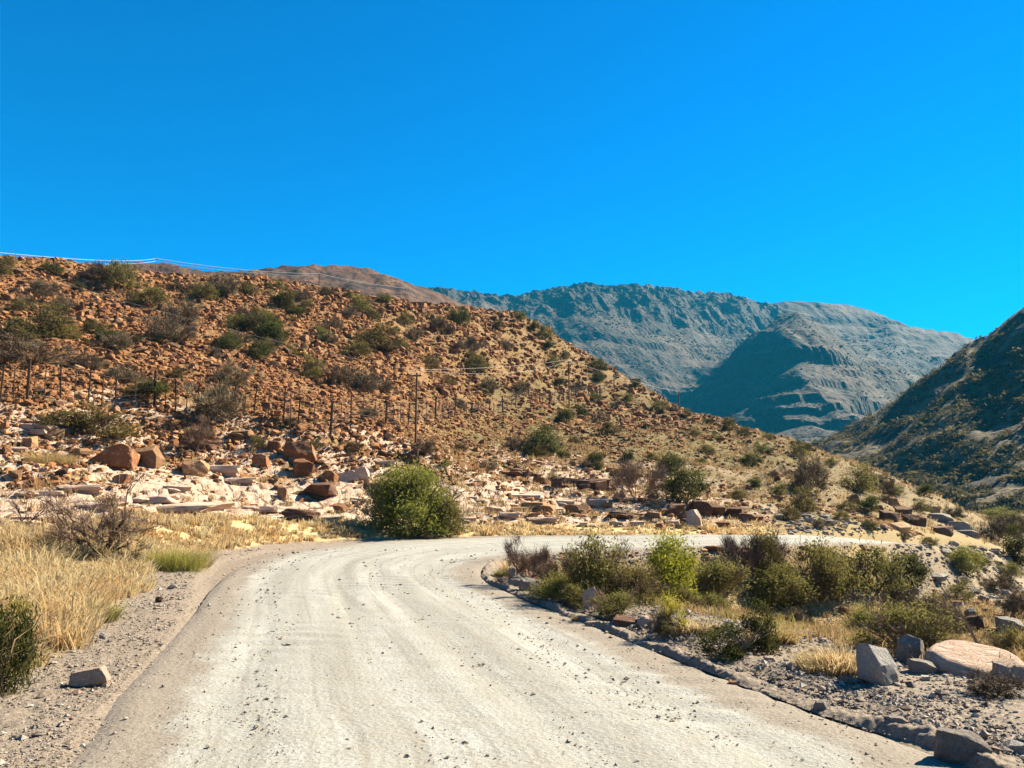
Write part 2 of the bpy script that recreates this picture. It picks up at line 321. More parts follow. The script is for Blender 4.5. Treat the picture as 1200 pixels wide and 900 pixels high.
def soilmasks(x, y, z, d, side):
    n = fbm(x * 0.22, y * 0.22, 4, 5); D = y; left = (side < 0)
    pxx = 600 + F * x / np.maximum(y, 1)
    grav = np.where(left, 1 - sst(0.9, 1.7, d + 0.5 * n - 0.07 * np.clip(12 - y, 0, 12)), 1 - sst(1.2, 2.6, d + 0.9 * n + 1.4 * sst(14, 20, y) - 1.4 * sst(0, 6, x) * sst(13, 8, y)))
    fy = sst(24, 37, y); grav = np.where(left | (y > 36), np.where(y > 37, 1 - sst(0.1, 0.6, d), 1 - sst(0.9 - .8 * fy, 1.7 - 1.1 * fy, d + 0.4 * n - 0.07 * np.clip(12 - y, 0, 12))), grav)
    grav = np.where((side > 0) & (y > 30) & (x > 16) & (x < 30), np.maximum(grav, (1 - sst(3, 6, d + n)) * 0.6), grav)
    elev = z
    hillm = sst(3.5, 8, elev + 2.0 * n) * left
    pale = left * (y > 20) * sst(2.6, 4.0, d + n) * (1 - sst(4.4, 7.0, elev - 2.4 * sst(-13, -20, x) + 2.2 * fbm(x * .12, y * .12, 3, 9) + 1.0 * sst(0, 12, x))) * sst(-0.25, 0.25, fbm(x * 0.16, y * 0.3, 3, 11) + 0.38)
    pale = pale * (1 - 0.8 * sst(8, 22, x))
    gold = left * (1 - sst(2.0, 4.5, d + 0.5 * n)) * (1 - grav)
    gold = gold * (1 - .75 * sst(12, 17, x)); gold = np.where(left, np.where(y < 30, np.maximum(gold, 1 - sst(7, 11, d + 2 * n)), gold), 0.35 * sst(-.2, .4, n))
    green = np.where(left, sst(420, 640, pxx + 100 * n) * (1 - 0.45 * sst(14, 26, z)), 0.85)
    return grav, pale, gold, green
def near_height(x, y):
    sh = x.shape; x = x.ravel(); y = y.ravel()
    z = TN(x, y); r = np.hypot(x, y); d, side, zr, ar = road_query(x, y)
    hillk = sst(4, 10, z) * (side < 0)
    z = z + sst(2, 8, d) * (0.10 * fbm(x * 0.5, y * 0.5, 4, 21) + 0.05 * fbm(x * 2.1, y * 2.1, 3, 22)) \
          + sst(4, 14, d) * 0.5 * fbm(x * 0.09, y * 0.09, 3, 23) + hillk * (0.35 * fbm(x * 0.3, y * 0.3, 4, 24))
    # rocky steps on the bank above the road (flat ledges, sharp risers)
    bank = (side < 0) * sst(2.5, 5, d) * (1 - sst(24, 34, d)) * (y > 22) * (x < 30)
    q = (z + 0.30 * fbm(x * 0.25, y * 0.4, 4, 31)) / 0.42; st = 0.42 * (np.floor(q) + 0.25 * (q - np.floor(q)) + .75 * sst(0.84, 1.0, q - np.floor(q)))
    z = z + bank * 1.0 * (st - q * 0.42) * sst(-0.5, 0.0, fbm(x * 0.15, y * 0.15, 2, 33))
    q = (z + 0.2 * fbm(x * 0.6, y * 0.8, 3, 35)) / 0.15; st = 0.15 * (np.floor(q) + sst(0.8, 1.0, q - np.floor(q))); z = z + bank * 0.7 * (st - q * 0.15) * sst(-.3, .2, fbm(x * .2, y * .3, 2, 36))
    # blend into the road bed, with windrow of loose gravel along each edge
    wid = np.where(side < 0, 3.5 - 2.3 * sst(26, 44, y), 3.0)
    k = 1 - sst(0.0, 1.0, np.clip(d, 0, None) / wid)
    n = fbm(x * 1.6, y * 1.6, 3, 41)
    berm = np.where(side > 0, (0.05 + 0.03 * n) * (1 - sst(28, 34, y)), 0.012 + 0.02 * n) * np.exp(-((d - 0.38) / np.where(side > 0, 0.24, 0.5)) ** 2)
    berm = berm + np.where(side > 0, (0.05 - 0.14 * sst(28, 36, y)) * sst(0.1, 0.7, d), 0)
    z = zr * k + z * (1 - k) + np.where(d > 0, berm, 0) + (1 - k * 0.6) * 0 + np.where(d > 0.2, 0.015 * fbm(x * 5, y * 5, 2, 43), 0)
    z = np.where(d < 0, zr - 0.10 * sst(0, 0.6, -d) - 0.0, z)
    # join the valley sheet
    e = sst(225, 258, r); z = z * (1 - e) + np.minimum(z, valley(x, y)) * e
    return z.reshape(sh), d.reshape(sh), side.reshape(sh)
def valley(x, y):
    r = np.hypot(x, y); az = np.degrees(np.arctan2(x, y))
    return -5 + 0.040 * np.clip(r - 280, 0, 520) + 0.09 * np.clip(r - 800, 0, 1700) + 0.8 * fbm(x * .02, y * .02, 3, 3)
def az_samples(dense, n_dense, n_rest):
    a = np.radians(np.linspace(-dense, dense, n_dense)); b = np.radians(np.linspace(dense, 360 - dense, n_rest)[1:-1]); return np.concatenate([a, b])
def polar(az, rr):
    A, Rr = np.meshgrid(az, rr); return np.sin(A) * Rr, np.cos(A) * Rr
def grid_faces(nr, nc, wrap=True):
    i = np.arange(nr - 1)[:, None]; j = np.arange(nc if wrap else nc - 1)[None]; j2 = (j + 1) % nc
    f = np.stack([i * nc + j, i * nc + j2, (i + 1) * nc + j2, (i + 1) * nc + j], -1).reshape(-1, 4); return f[:, ::-1]
AZ = az_samples(35, 480, 60); RRN = np.concatenate([np.geomspace(1.6, 8, 50)[:-1], np.geomspace(8, 22, 110)[:-1], np.geomspace(22, 60, 290)[:-1], np.geomspace(60, 260, 140)])
X, Y = polar(AZ, RRN); Z, DD, SD = near_height(X, Y)
g, pl, go, gr = soilmasks(X.ravel(), Y.ravel(), Z.ravel(), DD.ravel(), SD.ravel())
V = np.stack([X.ravel(), Y.ravel(), Z.ravel()], 1)
soil = np.stack([g, pl, go, gr], 1)
def spl(V, Fc, mask, soil):
    f = Fc[mask]; u, inv = np.unique(f, return_inverse=True); return V[u], inv.reshape(-1, 4), soil[u]
nc = len(AZ); FN = grid_faces(len(RRN), nc)
cap = len(V); 
hm = ((SD.ravel() < 0) & (DD.ravel() > 4) & (Z.ravel() > 0.8) & (Y.ravel() > 24))[FN].all(1)
for nm, mk, mat in (('ground', ~hm, 'ground'), ('rocky_hill', hm, 'hill')):
    v, f, s = spl(V, FN, mk, soil)
    if nm == 'ground':                                     # close the little hole under the camera
        ring = np.stack([np.sin(AZ) * 1.6, np.cos(AZ) * 1.6, Z[0]], 1); n0 = len(v)
        idx = {}
        v = np.vstack([v, ring, [[0, 0, -0.1]]]); s = np.vstack([s, np.tile([1, 0, 0, 0], (len(ring) + 1, 1))])
        k = np.arange(nc); f = np.vstack([f, np.stack([n0 + k, np.full(nc, n0 + nc), np.full(nc, n0 + nc), n0 + (k + 1) % nc], 1)[:0]])
        me = mesh(nm, v, f, [M[mat]], True, None, {'soil': ('FLOAT_COLOR', s)})
    else:
        me = mesh(nm, v, f, [M[mat]], True, None, {'soil': ('FLOAT_COLOR', s)})
    tag(link(nm, me), kind='structure', label='stony ground and verges beside the gravel road' if nm == 'ground' else 'rust-brown boulder-strewn hillside left of the road')
AZu = AZ.copy(); LRR = np.log(RRN); NV = int((AZ <= R(35) + 1e-9).sum())
def gh(x, y, what=None):                                   # bilinear lookup of the built surface
    x = np.atleast_1d(np.asarray(x, float)); y = np.atleast_1d(np.asarray(y, float)); T = Z if what is None else what
    a = np.arctan2(x, y); r = np.clip(np.hypot(x, y), 1.61, 259)
    ai = np.clip((a + R(35)) / (R(70)) * (NV - 1), 0, NV - 1.001); ri = np.clip(np.interp(np.log(r), LRR, np.arange(len(RRN))), 0, len(RRN) - 1.001)
    i = ri.astype(int); j = ai.astype(int); u = ri - i; v = ai - j
    return T[i, j] * (1 - u) * (1 - v) + T[i + 1, j] * u * (1 - v) + T[i, j + 1] * (1 - u) * v + T[i + 1, j + 1] * u * v
def hit(px, py, dmax=255):                                 # where the view ray through a photo pixel meets the ground
    r = ray(px, py); t = np.geomspace(4, dmax, 1500); zz = CAMZ + r[2] * t; h = gh(r[0] * t, t)
    b = np.nonzero(zz < h)[0]
    if len(b) == 0: return None
    i = b[0]; i0 = max(i - 1, 0); a = (zz[i0] - h[i0]); c_ = (h[i] - zz[i]); w = a / (a + c_ + 1e-9); D = t[i0] * (1 - w) + t[i] * w
    return Vector((r[0] * D, D, float(gh(r[0] * D, D)[0])))
def topix(x, y, z):
    c, s = math.cos(PITCH), math.sin(PITCH); zz = z - CAMZ; f = y * c + zz * s; u = -y * s + zz * c
    return CX + F * x / f, CY - F * u / f, f
def visible(x, y, z):                                      # crude line-of-sight test over the near surface
    x = np.asarray(x); ok = np.ones(len(x), bool)
    for k in np.linspace(0.25, 0.97, 28):
        ok &= (CAMZ + (z - CAMZ) * k) > gh(x * k, y * k) - 0.25
    return ok
print('near terrain done')
# ------------------------------------------------------------------ road
nac = 70; tt = np.linspace(0, 1, nac)
sel = np.nonzero(RC[:, 1] > -20)[0]; s0 = sel[0]
fine_i = np.concatenate([np.arange(s0, len(RC) - 1, 0.6), [len(RC) - 1]])
def rs(a): 
    k = np.arange(len(a)); return np.stack([np.interp(fine_i, k, a[:, c]) for c in range(2)], 1)
L2, R2 = rs(RL), rs(RR); S2 = np.interp(fine_i, np.arange(len(RS)), RS); Z2 = np.interp(fine_i, np.arange(len(RZ)), RZ)
XY = L2[:, None] * (1 - tt)[None, :, None] + R2[:, None] * tt[None, :, None]
lat = (tt * 2 - 1)[None].repeat(len(S2), 0); alo = S2[:, None].repeat(nac, 1)
x, y = XY[..., 0], XY[..., 1]
zz = Z2[:, None] + 0.03 * (1 - lat**2) * 1.0
for c_, w_ in ((-0.62, .09), (-0.16, .09), (0.18, .08), (0.62, .09)): zz = zz - 0.022 * np.exp(-((lat - c_ - 0.03 * np.sin(alo * 0.11 + c_ * 7)) / w_) ** 2)
zz = zz + 0.010 * fbm(lat * 9, alo * 0.25, 3, 51) + 0.006 * fbm(x * 3, y * 3, 3, 52)
zz = zz + 0.010 * np.sin(alo * 9.5 + 2 * fbm(x * .4, y * .4, 2, 5)) * sst(.1, .5, fbm(x * .25, y * .25, 2, 55))
zz = zz + 0.003 * fbm(x * 9, y * 9, 2, 57) - 0.035 * sst(0.955, 1.0, np.abs(lat) + 0.012 * fbm(x * .8, y * .8, 3, 58))
me = mesh('gravel_road', np.stack([x, y, zz], -1).reshape(-1, 3), grid_faces(len(S2), nac, False), [M['road']], True, None,
          {'across': ('FLOAT', lat), 'along': ('FLOAT', alo)})
tag(link('gravel_road', me), kind='structure', label='pale gravel road curving right round the hillside')
# loose gravel pushed up along the inner road edge
i1 = int(np.argmin(np.hypot(RR[:, 0] - 2.6, RR[:, 1] - 30.9))); i0 = int(np.argmin(np.hypot(RR[:, 0] - 3.7, RR[:, 1] - 3)))
fi = np.arange(i0, i1, 0.28); ex_ = np.stack([np.interp(fi, np.arange(len(RR)), RR[:, c]) for c in (0, 1)], 1); tn_ = np.gradient(ex_, axis=0); tn_ /= np.hypot(*tn_.T)[:, None]; nr_ = np.stack([tn_[:, 1], -tn_[:, 0]], 1)
u_ = np.linspace(0, 1, 22); pr_ = sst(0, .22, u_) * (1 - sst(.30, 1, u_)); ln_ = np.concatenate([[0], np.cumsum(np.hypot(*np.diff(ex_, axis=0).T))])
wv = 0.10 * fbm(ln_ * .35, ln_ * 0, 3, 61); wd_ = 0.42 + 0.14 * fbm(ln_ * .5, ln_ * 0 + 3, 3, 62)
pos = ex_[:, None] + nr_[:, None] * ((wv - 0.02)[:, None] + u_[None] * wd_[:, None])[..., None]; gx, gy = pos[..., 0], pos[..., 1]
hh_ = np.clip(0.07 + 0.06 * fbm(ln_ * .7, ln_ * 0 + 7, 4, 63), 0.015, .135)[:, None] * pr_[None] * sst(0, 1.2, ln_)[:, None] * (1 - sst(ln_[-1] - 3, ln_[-1], ln_))[:, None]
hh_ = hh_ * (1 + 0.35 * fbm(gx * 4, gy * 4, 3, 64)) + 0.018 * fbm(gx * 13, gy * 11, 3, 65) * (pr_ > .1)[None]
me = mesh('gravel_windrow', np.stack([gx, gy, gh(gx.ravel(), gy.ravel()).reshape(gx.shape) * u_[None] + hh_ - 0.012 * (pr_ < .02)[None]], -1).reshape(-1, 3), grid_faces(len(fi), 22, False), [M['ground']], True, None, {'soil': ('FLOAT_COLOR', np.tile([1, 0, 0, 0], (gx.size, 1)))})
tag(link('gravel_windrow', me), kind='structure', label='low ridge of loose grey gravel along the inner road edge')
# ------------------------------------------------------------------ far terrain
def far_tps(pts, extra, sc): return TPS([P(*a) for a in pts] + extra, sc, 1e-4)
mt = [(300, 420, 1500), (450, 338, 1700), (520, 338, 1800), (600, 347, 1900), (620, 342, 1900), (655, 336, 1900), (690, 330, 1900), (712, 336, 1920), (745, 333, 1950), (790, 338, 2050), (840, 343, 2150), (868, 347, 2200), (895, 356, 2300), (930, 352, 2500), (1000, 358, 2500), (1040, 372, 2500), (1070, 384, 2500),
      (1110, 389, 2450), (1150, 401, 2400), (1220, 420, 2400), (1350, 400, 2400),
      (690, 372, 1700), (620, 382, 1680), (520, 372, 1600), (560, 430, 1350), (640, 430, 1400), (700, 450, 1300), (750, 400, 1650), (800, 400, 1750), (850, 395, 1900), (880, 400, 1980), (760, 470, 1250), (700, 500, 1050), (600, 500, 1000), (830, 420, 1700),
      (820, 440, 1550), (840, 470, 1400), (870, 490, 1300), (900, 508, 1150), (800, 508, 1080), (860, 515, 1000), (940, 525, 900),
      (920, 371, 1500), (905, 383, 1460), (885, 395, 1430), (865, 408, 1430), (950, 382, 1500), (985, 400, 1500), (940, 392, 1420), (930, 420, 1340), (880, 425, 1380), (970, 430, 1320), (1010, 425, 1450), (1050, 443, 1450), (1085, 462, 1400),
      (900, 455, 1250), (960, 470, 1180), (1020, 470, 1250), (1060, 490, 1200), (940, 500, 1060), (1010, 505, 1040), (880, 478, 1220), (1100, 500, 1200), (1200, 480, 1300),
      (900, 380, 2150), (960, 385, 2250), (1000, 400, 2050), (1040, 402, 2150), (1060, 430, 1850), (1000, 410, 1900), (1100, 425, 2000), (1130, 440, 1900), (1150, 425, 2150), (1120, 470, 1600), (1200, 440, 1900)]
ex = [(x_, y_, z_) for x_, y_, z_ in [(-1500, 1200, 150), (-1500, 2500, 250), (-500, 3000, 250), (0, 3200, 200), (800, 3400, 200), (1600, 3300, 200), (2200, 2400, 250), (2000, 1200, 150), (1200, 900, 60), (-300, 600, 30), (0, 600, 22), (300, 600, 14), (500, 700, 30), (-800, 800, 60)]]
TM = far_tps(mt, ex, 800.0)
db = [(950, 523, 420), (975, 510, 430), (1010, 490, 420), (1050, 468, 410), (1070, 448, 410), (1100, 431, 400), (1130, 404, 400), (1150, 401, 395), (1175, 378, 390), (1200, 358, 385), (1260, 320, 380), (1400, 260, 380), (1600, 240, 360),
      (1000, 548, 330), (1060, 560, 300), (1040, 520, 350), (1100, 520, 320), (1100, 480, 350), (1150, 530, 290), (1150, 470, 330), (1200, 540, 270), (1200, 470, 310), (1200, 420, 345), (1150, 590, 245), (1250, 590, 230), (1300, 560, 220), (1300, 450, 290), (1500, 550, 190), (1500, 400, 270)]
TD = far_tps(db, [(60, 420, -12), (90, 560, -5), (160, 620, -10), (300, 600, 20), (60, 300, -20), (70, 230, -20), (120, 200, -20), (200, 120, -20)], 150.0)
bb = [(-500, 300, 420), (-200, 310, 420), (0, 330, 420), (60, 324, 420), (100, 316, 420), (150, 307, 420), (200, 309, 430), (240, 318, 450), (280, 318, 470), (340, 311, 480), (410, 311, 490), (440, 317, 500), (470, 328, 520), (500, 338, 560), (540, 352, 600), (600, 385, 640),
      (0, 360, 330), (200, 350, 340), (350, 345, 370), (450, 350, 420), (550, 375, 520), (150, 380, 290), (400, 400, 300), (640, 420, 600), (700, 470, 560)]
TB = far_tps(bb, [(-150, 700, 60), (-300, 600, 80), (50, 800, 20), (120, 500, -10), (60, 330, -30), (-50, 280, 0), (-250, 260, 20), (100, 700, 0), (0, 1000, 0)], 200.0)
def terr(z, step, seed, x, y, amt, sharp=0.72, lo=0.62):
    q = z / step + 0.35 * fbm(x * 0.0022, y * 0.0022, 3, seed); fl = np.floor(q); fr = q - fl
    k = sst(-0.35, 0.35, fbm(x * 0.004 + fl * 3.1, y * 0.004, 2, seed + 5))
    return z + amt * k * step * (fr * 0 + np.where(fr < sharp, fr * lo, sharp * lo + (fr - sharp) * (1 - sharp * lo) / (1 - sharp)) - fr)
def far_height(x, y):
    az = np.degrees(np.arctan2(x, y)); r = np.hypot(x, y)
    base = valley(x, y) - 3 * (1 - sst(240, 262, r))
    m_ = TM(x, y); 
    m_ = m_ + 8 * (ridged(x / 330, y / 330, 4, 61) - 0.6) * sst(700, 1300, r) + 3.5 * fbm(x / 60, y / 60, 4, 63) * sst(500, 900, r)
    bt = 1 - sst(1500, 1750, r); m_ = terr(m_, 47, 71, x, y, (0.5 + .5 * bt) * (1 - bt * sst(205, 240, m_)), 0.88, .5); m_ = terr(m_, 23, 73, x + 90, y, (0.4 + .4 * bt) * (1 - bt * sst(205, 240, m_)), .86, .55)
    pk = P(920, 371, 1500); m_ = m_ + 7 * np.exp(-np.hypot(x - pk[0], (y - pk[1]) * .7) / 60)
    # the crag: upright ribs in the top band of the left summit
    crag = sst(380, 430, m_) * (x < 750) * (x > -300)
    m_ = m_ + crag * 18 * (ridged((x + .5 * y) / 75, (y - .3 * x) / 110, 4, 77) - .8) * 0.8
    m_ = m_ + 8 * (ridged(x / 120 + .4 * fbm(x / 300, y / 300, 2, 78), y / 620, 3, 79) - 0.7) * sst(900, 1200, r)
    m_ = np.where(r > 3000, m_ * (1 - sst(3000, 4200, r)) + base * sst(3000, 4200, r), m_)
    m_ = m_ * sst(480, 800, r) + base * (1 - sst(480, 800, r)); m_ = np.where(np.abs(az) > 55, base, m_)
    d_ = TD(x, y) + 1.8 * fbm(x / 26, y / 26, 5, 81) + 3.0 * (ridged(x / 70, y / 70, 3, 83) - .6)
    d_ = terr(d_, 13, 85, x * 6, y * 6, 0.6, 0.7)
    d_ = np.where((az < 8) | (az > 75) | (r > 620), -50, d_) + 0; 
    b_ = TB(x, y) + 2.5 * (ridged(x / 60, y / 60, 4, 91) - .6) + 1.6 * fbm(x / 12, y / 12, 4, 93)
    b_ = terr(b_, 14, 95, x * 4, y * 4, 0.5)
    b_ = np.where((az > 10) | (az < -60) | (r > 900) | (r < 250), -50, b_)
    return np.stack([base, m_, d_, b_])
RRF = np.concatenate([np.geomspace(200, 800, 120)[:-1], np.linspace(800, 2600, 250)[:-1], np.geomspace(2600, 4650, 16)])
AZF = az_samples(36, 600, 50)
X2, Y2 = polar(AZF, RRF); stk = far_height(X2.ravel(), Y2.ravel())
def calibrate(zc, target, xr):                            # bring a built crest to the height read for it
    t = np.array([ray(a, b) for a, b in target]); zz_ = zc.reshape(X2.shape); nv = int((AZF <= R(36) + 1e-9).sum()); ta = np.tan(AZF[:nv])
    act = ((zz_[:, :nv] - CAMZ) / Y2[:, :nv]).max(0); want = np.interp(ta, t[:, 0], t[:, 2]); k = np.clip(want / np.maximum(act, .02), .75, 1.3)
    lo, hi = ray(xr[0], 340)[0], ray(xr[1], 340)[0]; k = np.where(ta < lo, k[np.searchsorted(ta, lo)], np.where(ta > hi, k[np.searchsorted(ta, hi) - 1], k))
    ke = np.concatenate([np.full(14, k[0]), k, np.full(14, k[-1])]); k = np.convolve(ke, np.hanning(17) / np.hanning(17).sum(), 'same')[14:-14]; zz_[:, :nv] = np.where(zz_[:, :nv] > 0, zz_[:, :nv] * k, zz_[:, :nv])
calibrate(stk[1], [(300, 345), (450, 336), (520, 337), (560, 342), (600, 347), (620, 342), (655, 336), (690, 330), (712, 335), (745, 332), (790, 337), (815, 342), (840, 342), (868, 346), (895, 356), (930, 352), (1000, 358), (1040, 371), (1070, 384), (1110, 388), (1150, 400), (1220, 420), (1400, 420)], (460, 1140))
calibrate(stk[3], [(-200, 310), (0, 330), (60, 324), (100, 316), (150, 307), (200, 309), (240, 318), (280, 318), (340, 311), (410, 311), (440, 317), (470, 328), (500, 338), (540, 352)], (90, 500))
calibrate(stk[2], [(950, 523), (975, 510), (1010, 490), (1050, 468), (1070, 448), (1100, 431), (1130, 404), (1150, 400), (1175, 378), (1200, 358), (1260, 320)], (985, 1198))
Zf = stk.max(0); wh = stk.argmax(0)
V2 = np.stack([X2.ravel(), Y2.ravel(), Zf], 1); FF = grid_faces(len(RRF), len(AZF))
fc = wh[FF]; cls = np.where((fc == 2).any(1), 2, np.where((fc == 3).any(1), 3, np.where((fc == 1).any(1), 1, 0)))
for k, nm, mat, lb in ((0, 'valley_floor', 'mountain', 'far valley floor below the mountains'), (1, 'mountain', 'mountain', 'hazy blue-grey mountain range with layered rock bands and a pointed butte'),
                       (2, 'shaded_hill', 'dark_hill', 'steep dark bushy hillside at the right edge'), (3, 'brown_ridge', 'far_hill', 'bare brown ridge behind the rocky hill')):
    f = FF[cls == k]
    if not len(f): continue
    u, inv = np.unique(f, return_inverse=True)
    tag(link(nm, mesh(nm, V2[u], inv.reshape(-1, 4), [M[mat]], False if k == 1 else True)), kind='structure', label=lb)
Zfg = Zf.reshape(X2.shape)
print('far terrain done')
# ------------------------------------------------------------------ rock meshes
import bmesh
def ico(sub):
    bm = bmesh.new(); bmesh.ops.create_icosphere(bm, subdivisions=sub, radius=1); bm.verts.ensure_lookup_table()
    v = np.array([p.co[:] for p in bm.verts]); f = np.array([[q.index for q in p.verts] for p in bm.faces]); bm.free(); return v, f
ICO = {k: ico(k) for k in (1, 2, 4)}
def rock_shape(rg, sub=4, planes=15, blocky=0.5, flat=1.0, rough=0.035):
    v, f = ICO[sub]; v = v.copy() * 1.35
    ns = rg.normal(size=(planes, 3)); ns /= np.linalg.norm(ns, axis=1)[:, None]
    ax = np.array([[1, 0, 0], [-1, 0, 0], [0, 1, 0], [0, -1, 0], [0, 0, 1], [0, 0, -1.0]])
    nb = ax + rg.normal(size=ax.shape) * 0.16; nb /= np.linalg.norm(nb, axis=1)[:, None]
    allp = [(n_, rg.uniform(0.62, 0.9)) for n_ in nb] + [(n_, rg.uniform(0.70, 1.0)) for n_ in ns]
    for n_, d_ in allp * 2:
        t = v @ n_ - d_; v = v - np.clip(t, 0, None)[:, None] * n_
    if rough: v = v * (1 + rough * fbm(v[:, 0] * 2 + v[:, 2] * 1.7, v[:, 1] * 2 - v[:, 2] * 1.3, 4, int(rg.integers(99)))[:, None])
    lo, hi = v.min(0), v.max(0); v = (v - (lo + hi) / 2) / (hi - lo)      # unit box
    v[:, 2] += 0.5; return v, f
def rock_mesh(name, seed, mat, **kw):
    v, f = rock_shape(np.random.default_rng(seed), **kw); return mesh(name, v, f, [M[mat]], False)
ROCK = {k: [rock_mesh('boulder', 100 * i + j, k, sub=4) for j in range(6)] for i, k in enumerate(('red_rock', 'pale_rock', 'grey_rock', 'white_rock', 'dark_rock', 'tan_rock'))}
SMALLROCK = {k: [rock_mesh('stone', 900 + 100 * i + j, k, sub=2, planes=7) for j in range(6)] for i, k in enumerate(('red_rock', 'pale_rock', 'grey_rock', 'dark_rock', 'tan_rock'))}
# ledge meshes: cracked stack of flat plates
def slab_mesh(seed, mat):
    rg = np.random.default_rng(seed); Vs, Fs, o = [], [], 0
    for k in range(rg.integers(3, 6)):
        v, f = rock_shape(rg, sub=2, planes=6, rough=0)
        v = v * [rg.uniform(0.45, 0.95), rg.uniform(0.45, 0.9), rg.uniform(0.35, 0.6)] + [rg.uniform(-0.28, 0.28), rg.uniform(-0.28, 0.28), rg.uniform(0, 0.45)]
        Vs.append(v); Fs.append(f + o); o += len(v)
    v = np.vstack(Vs); v[:, :2] /= np.ptp(v[:, :2], axis=0); v[:, 2] /= v[:, 2].max(); return mesh('rock_ledge', v, np.vstack(Fs), [M[mat]], False)
SLAB = {k: [slab_mesh(40 + i * 10 + j, k) for j in range(6)] for i, k in enumerate(('pale_rock', 'red_rock', 'white_rock', 'tan_rock', 'dark_rock'))}
# ------------------------------------------------------------------ ordinals and places for labels
ORD = ['first', 'second', 'third', 'fourth', 'fifth', 'sixth', 'seventh', 'eighth', 'ninth', 'tenth', 'eleventh', 'twelfth', 'thirteenth', 'fourteenth', 'fifteenth', 'sixteenth', 'seventeenth', 'eighteenth', 'nineteenth', 'twentieth'] + ['twenty-' + q for q in 'first second third fourth fifth sixth seventh eighth ninth'.split()] + ['thirtieth'] + ['thirty-' + q for q in 'first second third fourth fifth sixth seventh eighth ninth'.split()]
def where(px, py):
    if px < 560 and py > 560 and py < 640: return 'on the pale rocky bank left of the road'
    if py > 600 and px < 400: return 'on the left verge'
    if px > 560 and py > 640: return 'inside the road bend' if px < 940 else 'on the slope below the far road'
    if px > 920 and py > 510: return 'on the low spur at right'
    if px > 560 and py > 500: return 'above the far side of the bend'
    if px > 600: return 'on the right flank of the hill'
    if py > 470: return 'just below the fence'
    if py < 360: return 'near the hill crest'
    if px < 200: return 'on the left scree slope'
    if px < 400: return 'on the middle scree slope'
    return 'on the right scree slope'
pending = []                                               # (object, look, noun, px, py, where)
def flush_labels():
    byk = {}
    for o, look, noun, px, py, w in pending: byk.setdefault((look, noun, w), []).append((px, py, o))
    for (look, noun, w), L in byk.items():
        L.sort(key=lambda t: t[0])
        for i, (px, py, o) in enumerate(L):
            o['label'] = f'{look} {noun} ' + (w if len(look) < 16 or noun != 'flat rock' else w.replace('the pale rocky bank left of the road', 'the left bank')) + ('' if len(L) == 1 else (', leftmost' if i == 0 else (', rightmost' if i == len(L) - 1 else f', {ORD[min(i, 38)]} from left')))
def trim_labels():
    for o in bpy.data.objects:
        l_ = o.get('label', '')
        if len(l_.split()) > 16: o['label'] = l_.replace(' the ', ' ')
def put_rock(px, py, w, h, kind='any', look='rust-brown', noun='boulder', depth=0.8, rz=None, label=None, sink=0.32, slab=False, var=None, tilt=0.12, group=None):
    if kind == 'any': kind, look = (('red_rock', 'rust-brown'), ('tan_rock', 'tan'), ('red_rock', 'rust-brown'), ('tan_rock', 'tan'))[int(px * 7 + py) % 4]
    p = hit(px, py)
    if p is None: return None
    D = p.y; W = w * D / F; H = h * D / F; j = int(rng.integers(6)) if var is None else var
    lib = SLAB if slab else ROCK
    dy = W * depth
    o = link(noun.replace(' ', '_'), lib[kind][j], None, (p.x, p.y + dy * 0.4, p.z - H * sink), (rng.uniform(-tilt, tilt), rng.uniform(-tilt, tilt), rng.uniform(-0.35, 0.35) if rz is None else rz), (W, dy, H * (1 + sink)))
    tag(o, label, 'rock', group)
    if not label: pending.append((o, look, noun, px, py, where(px, py)))
    return o
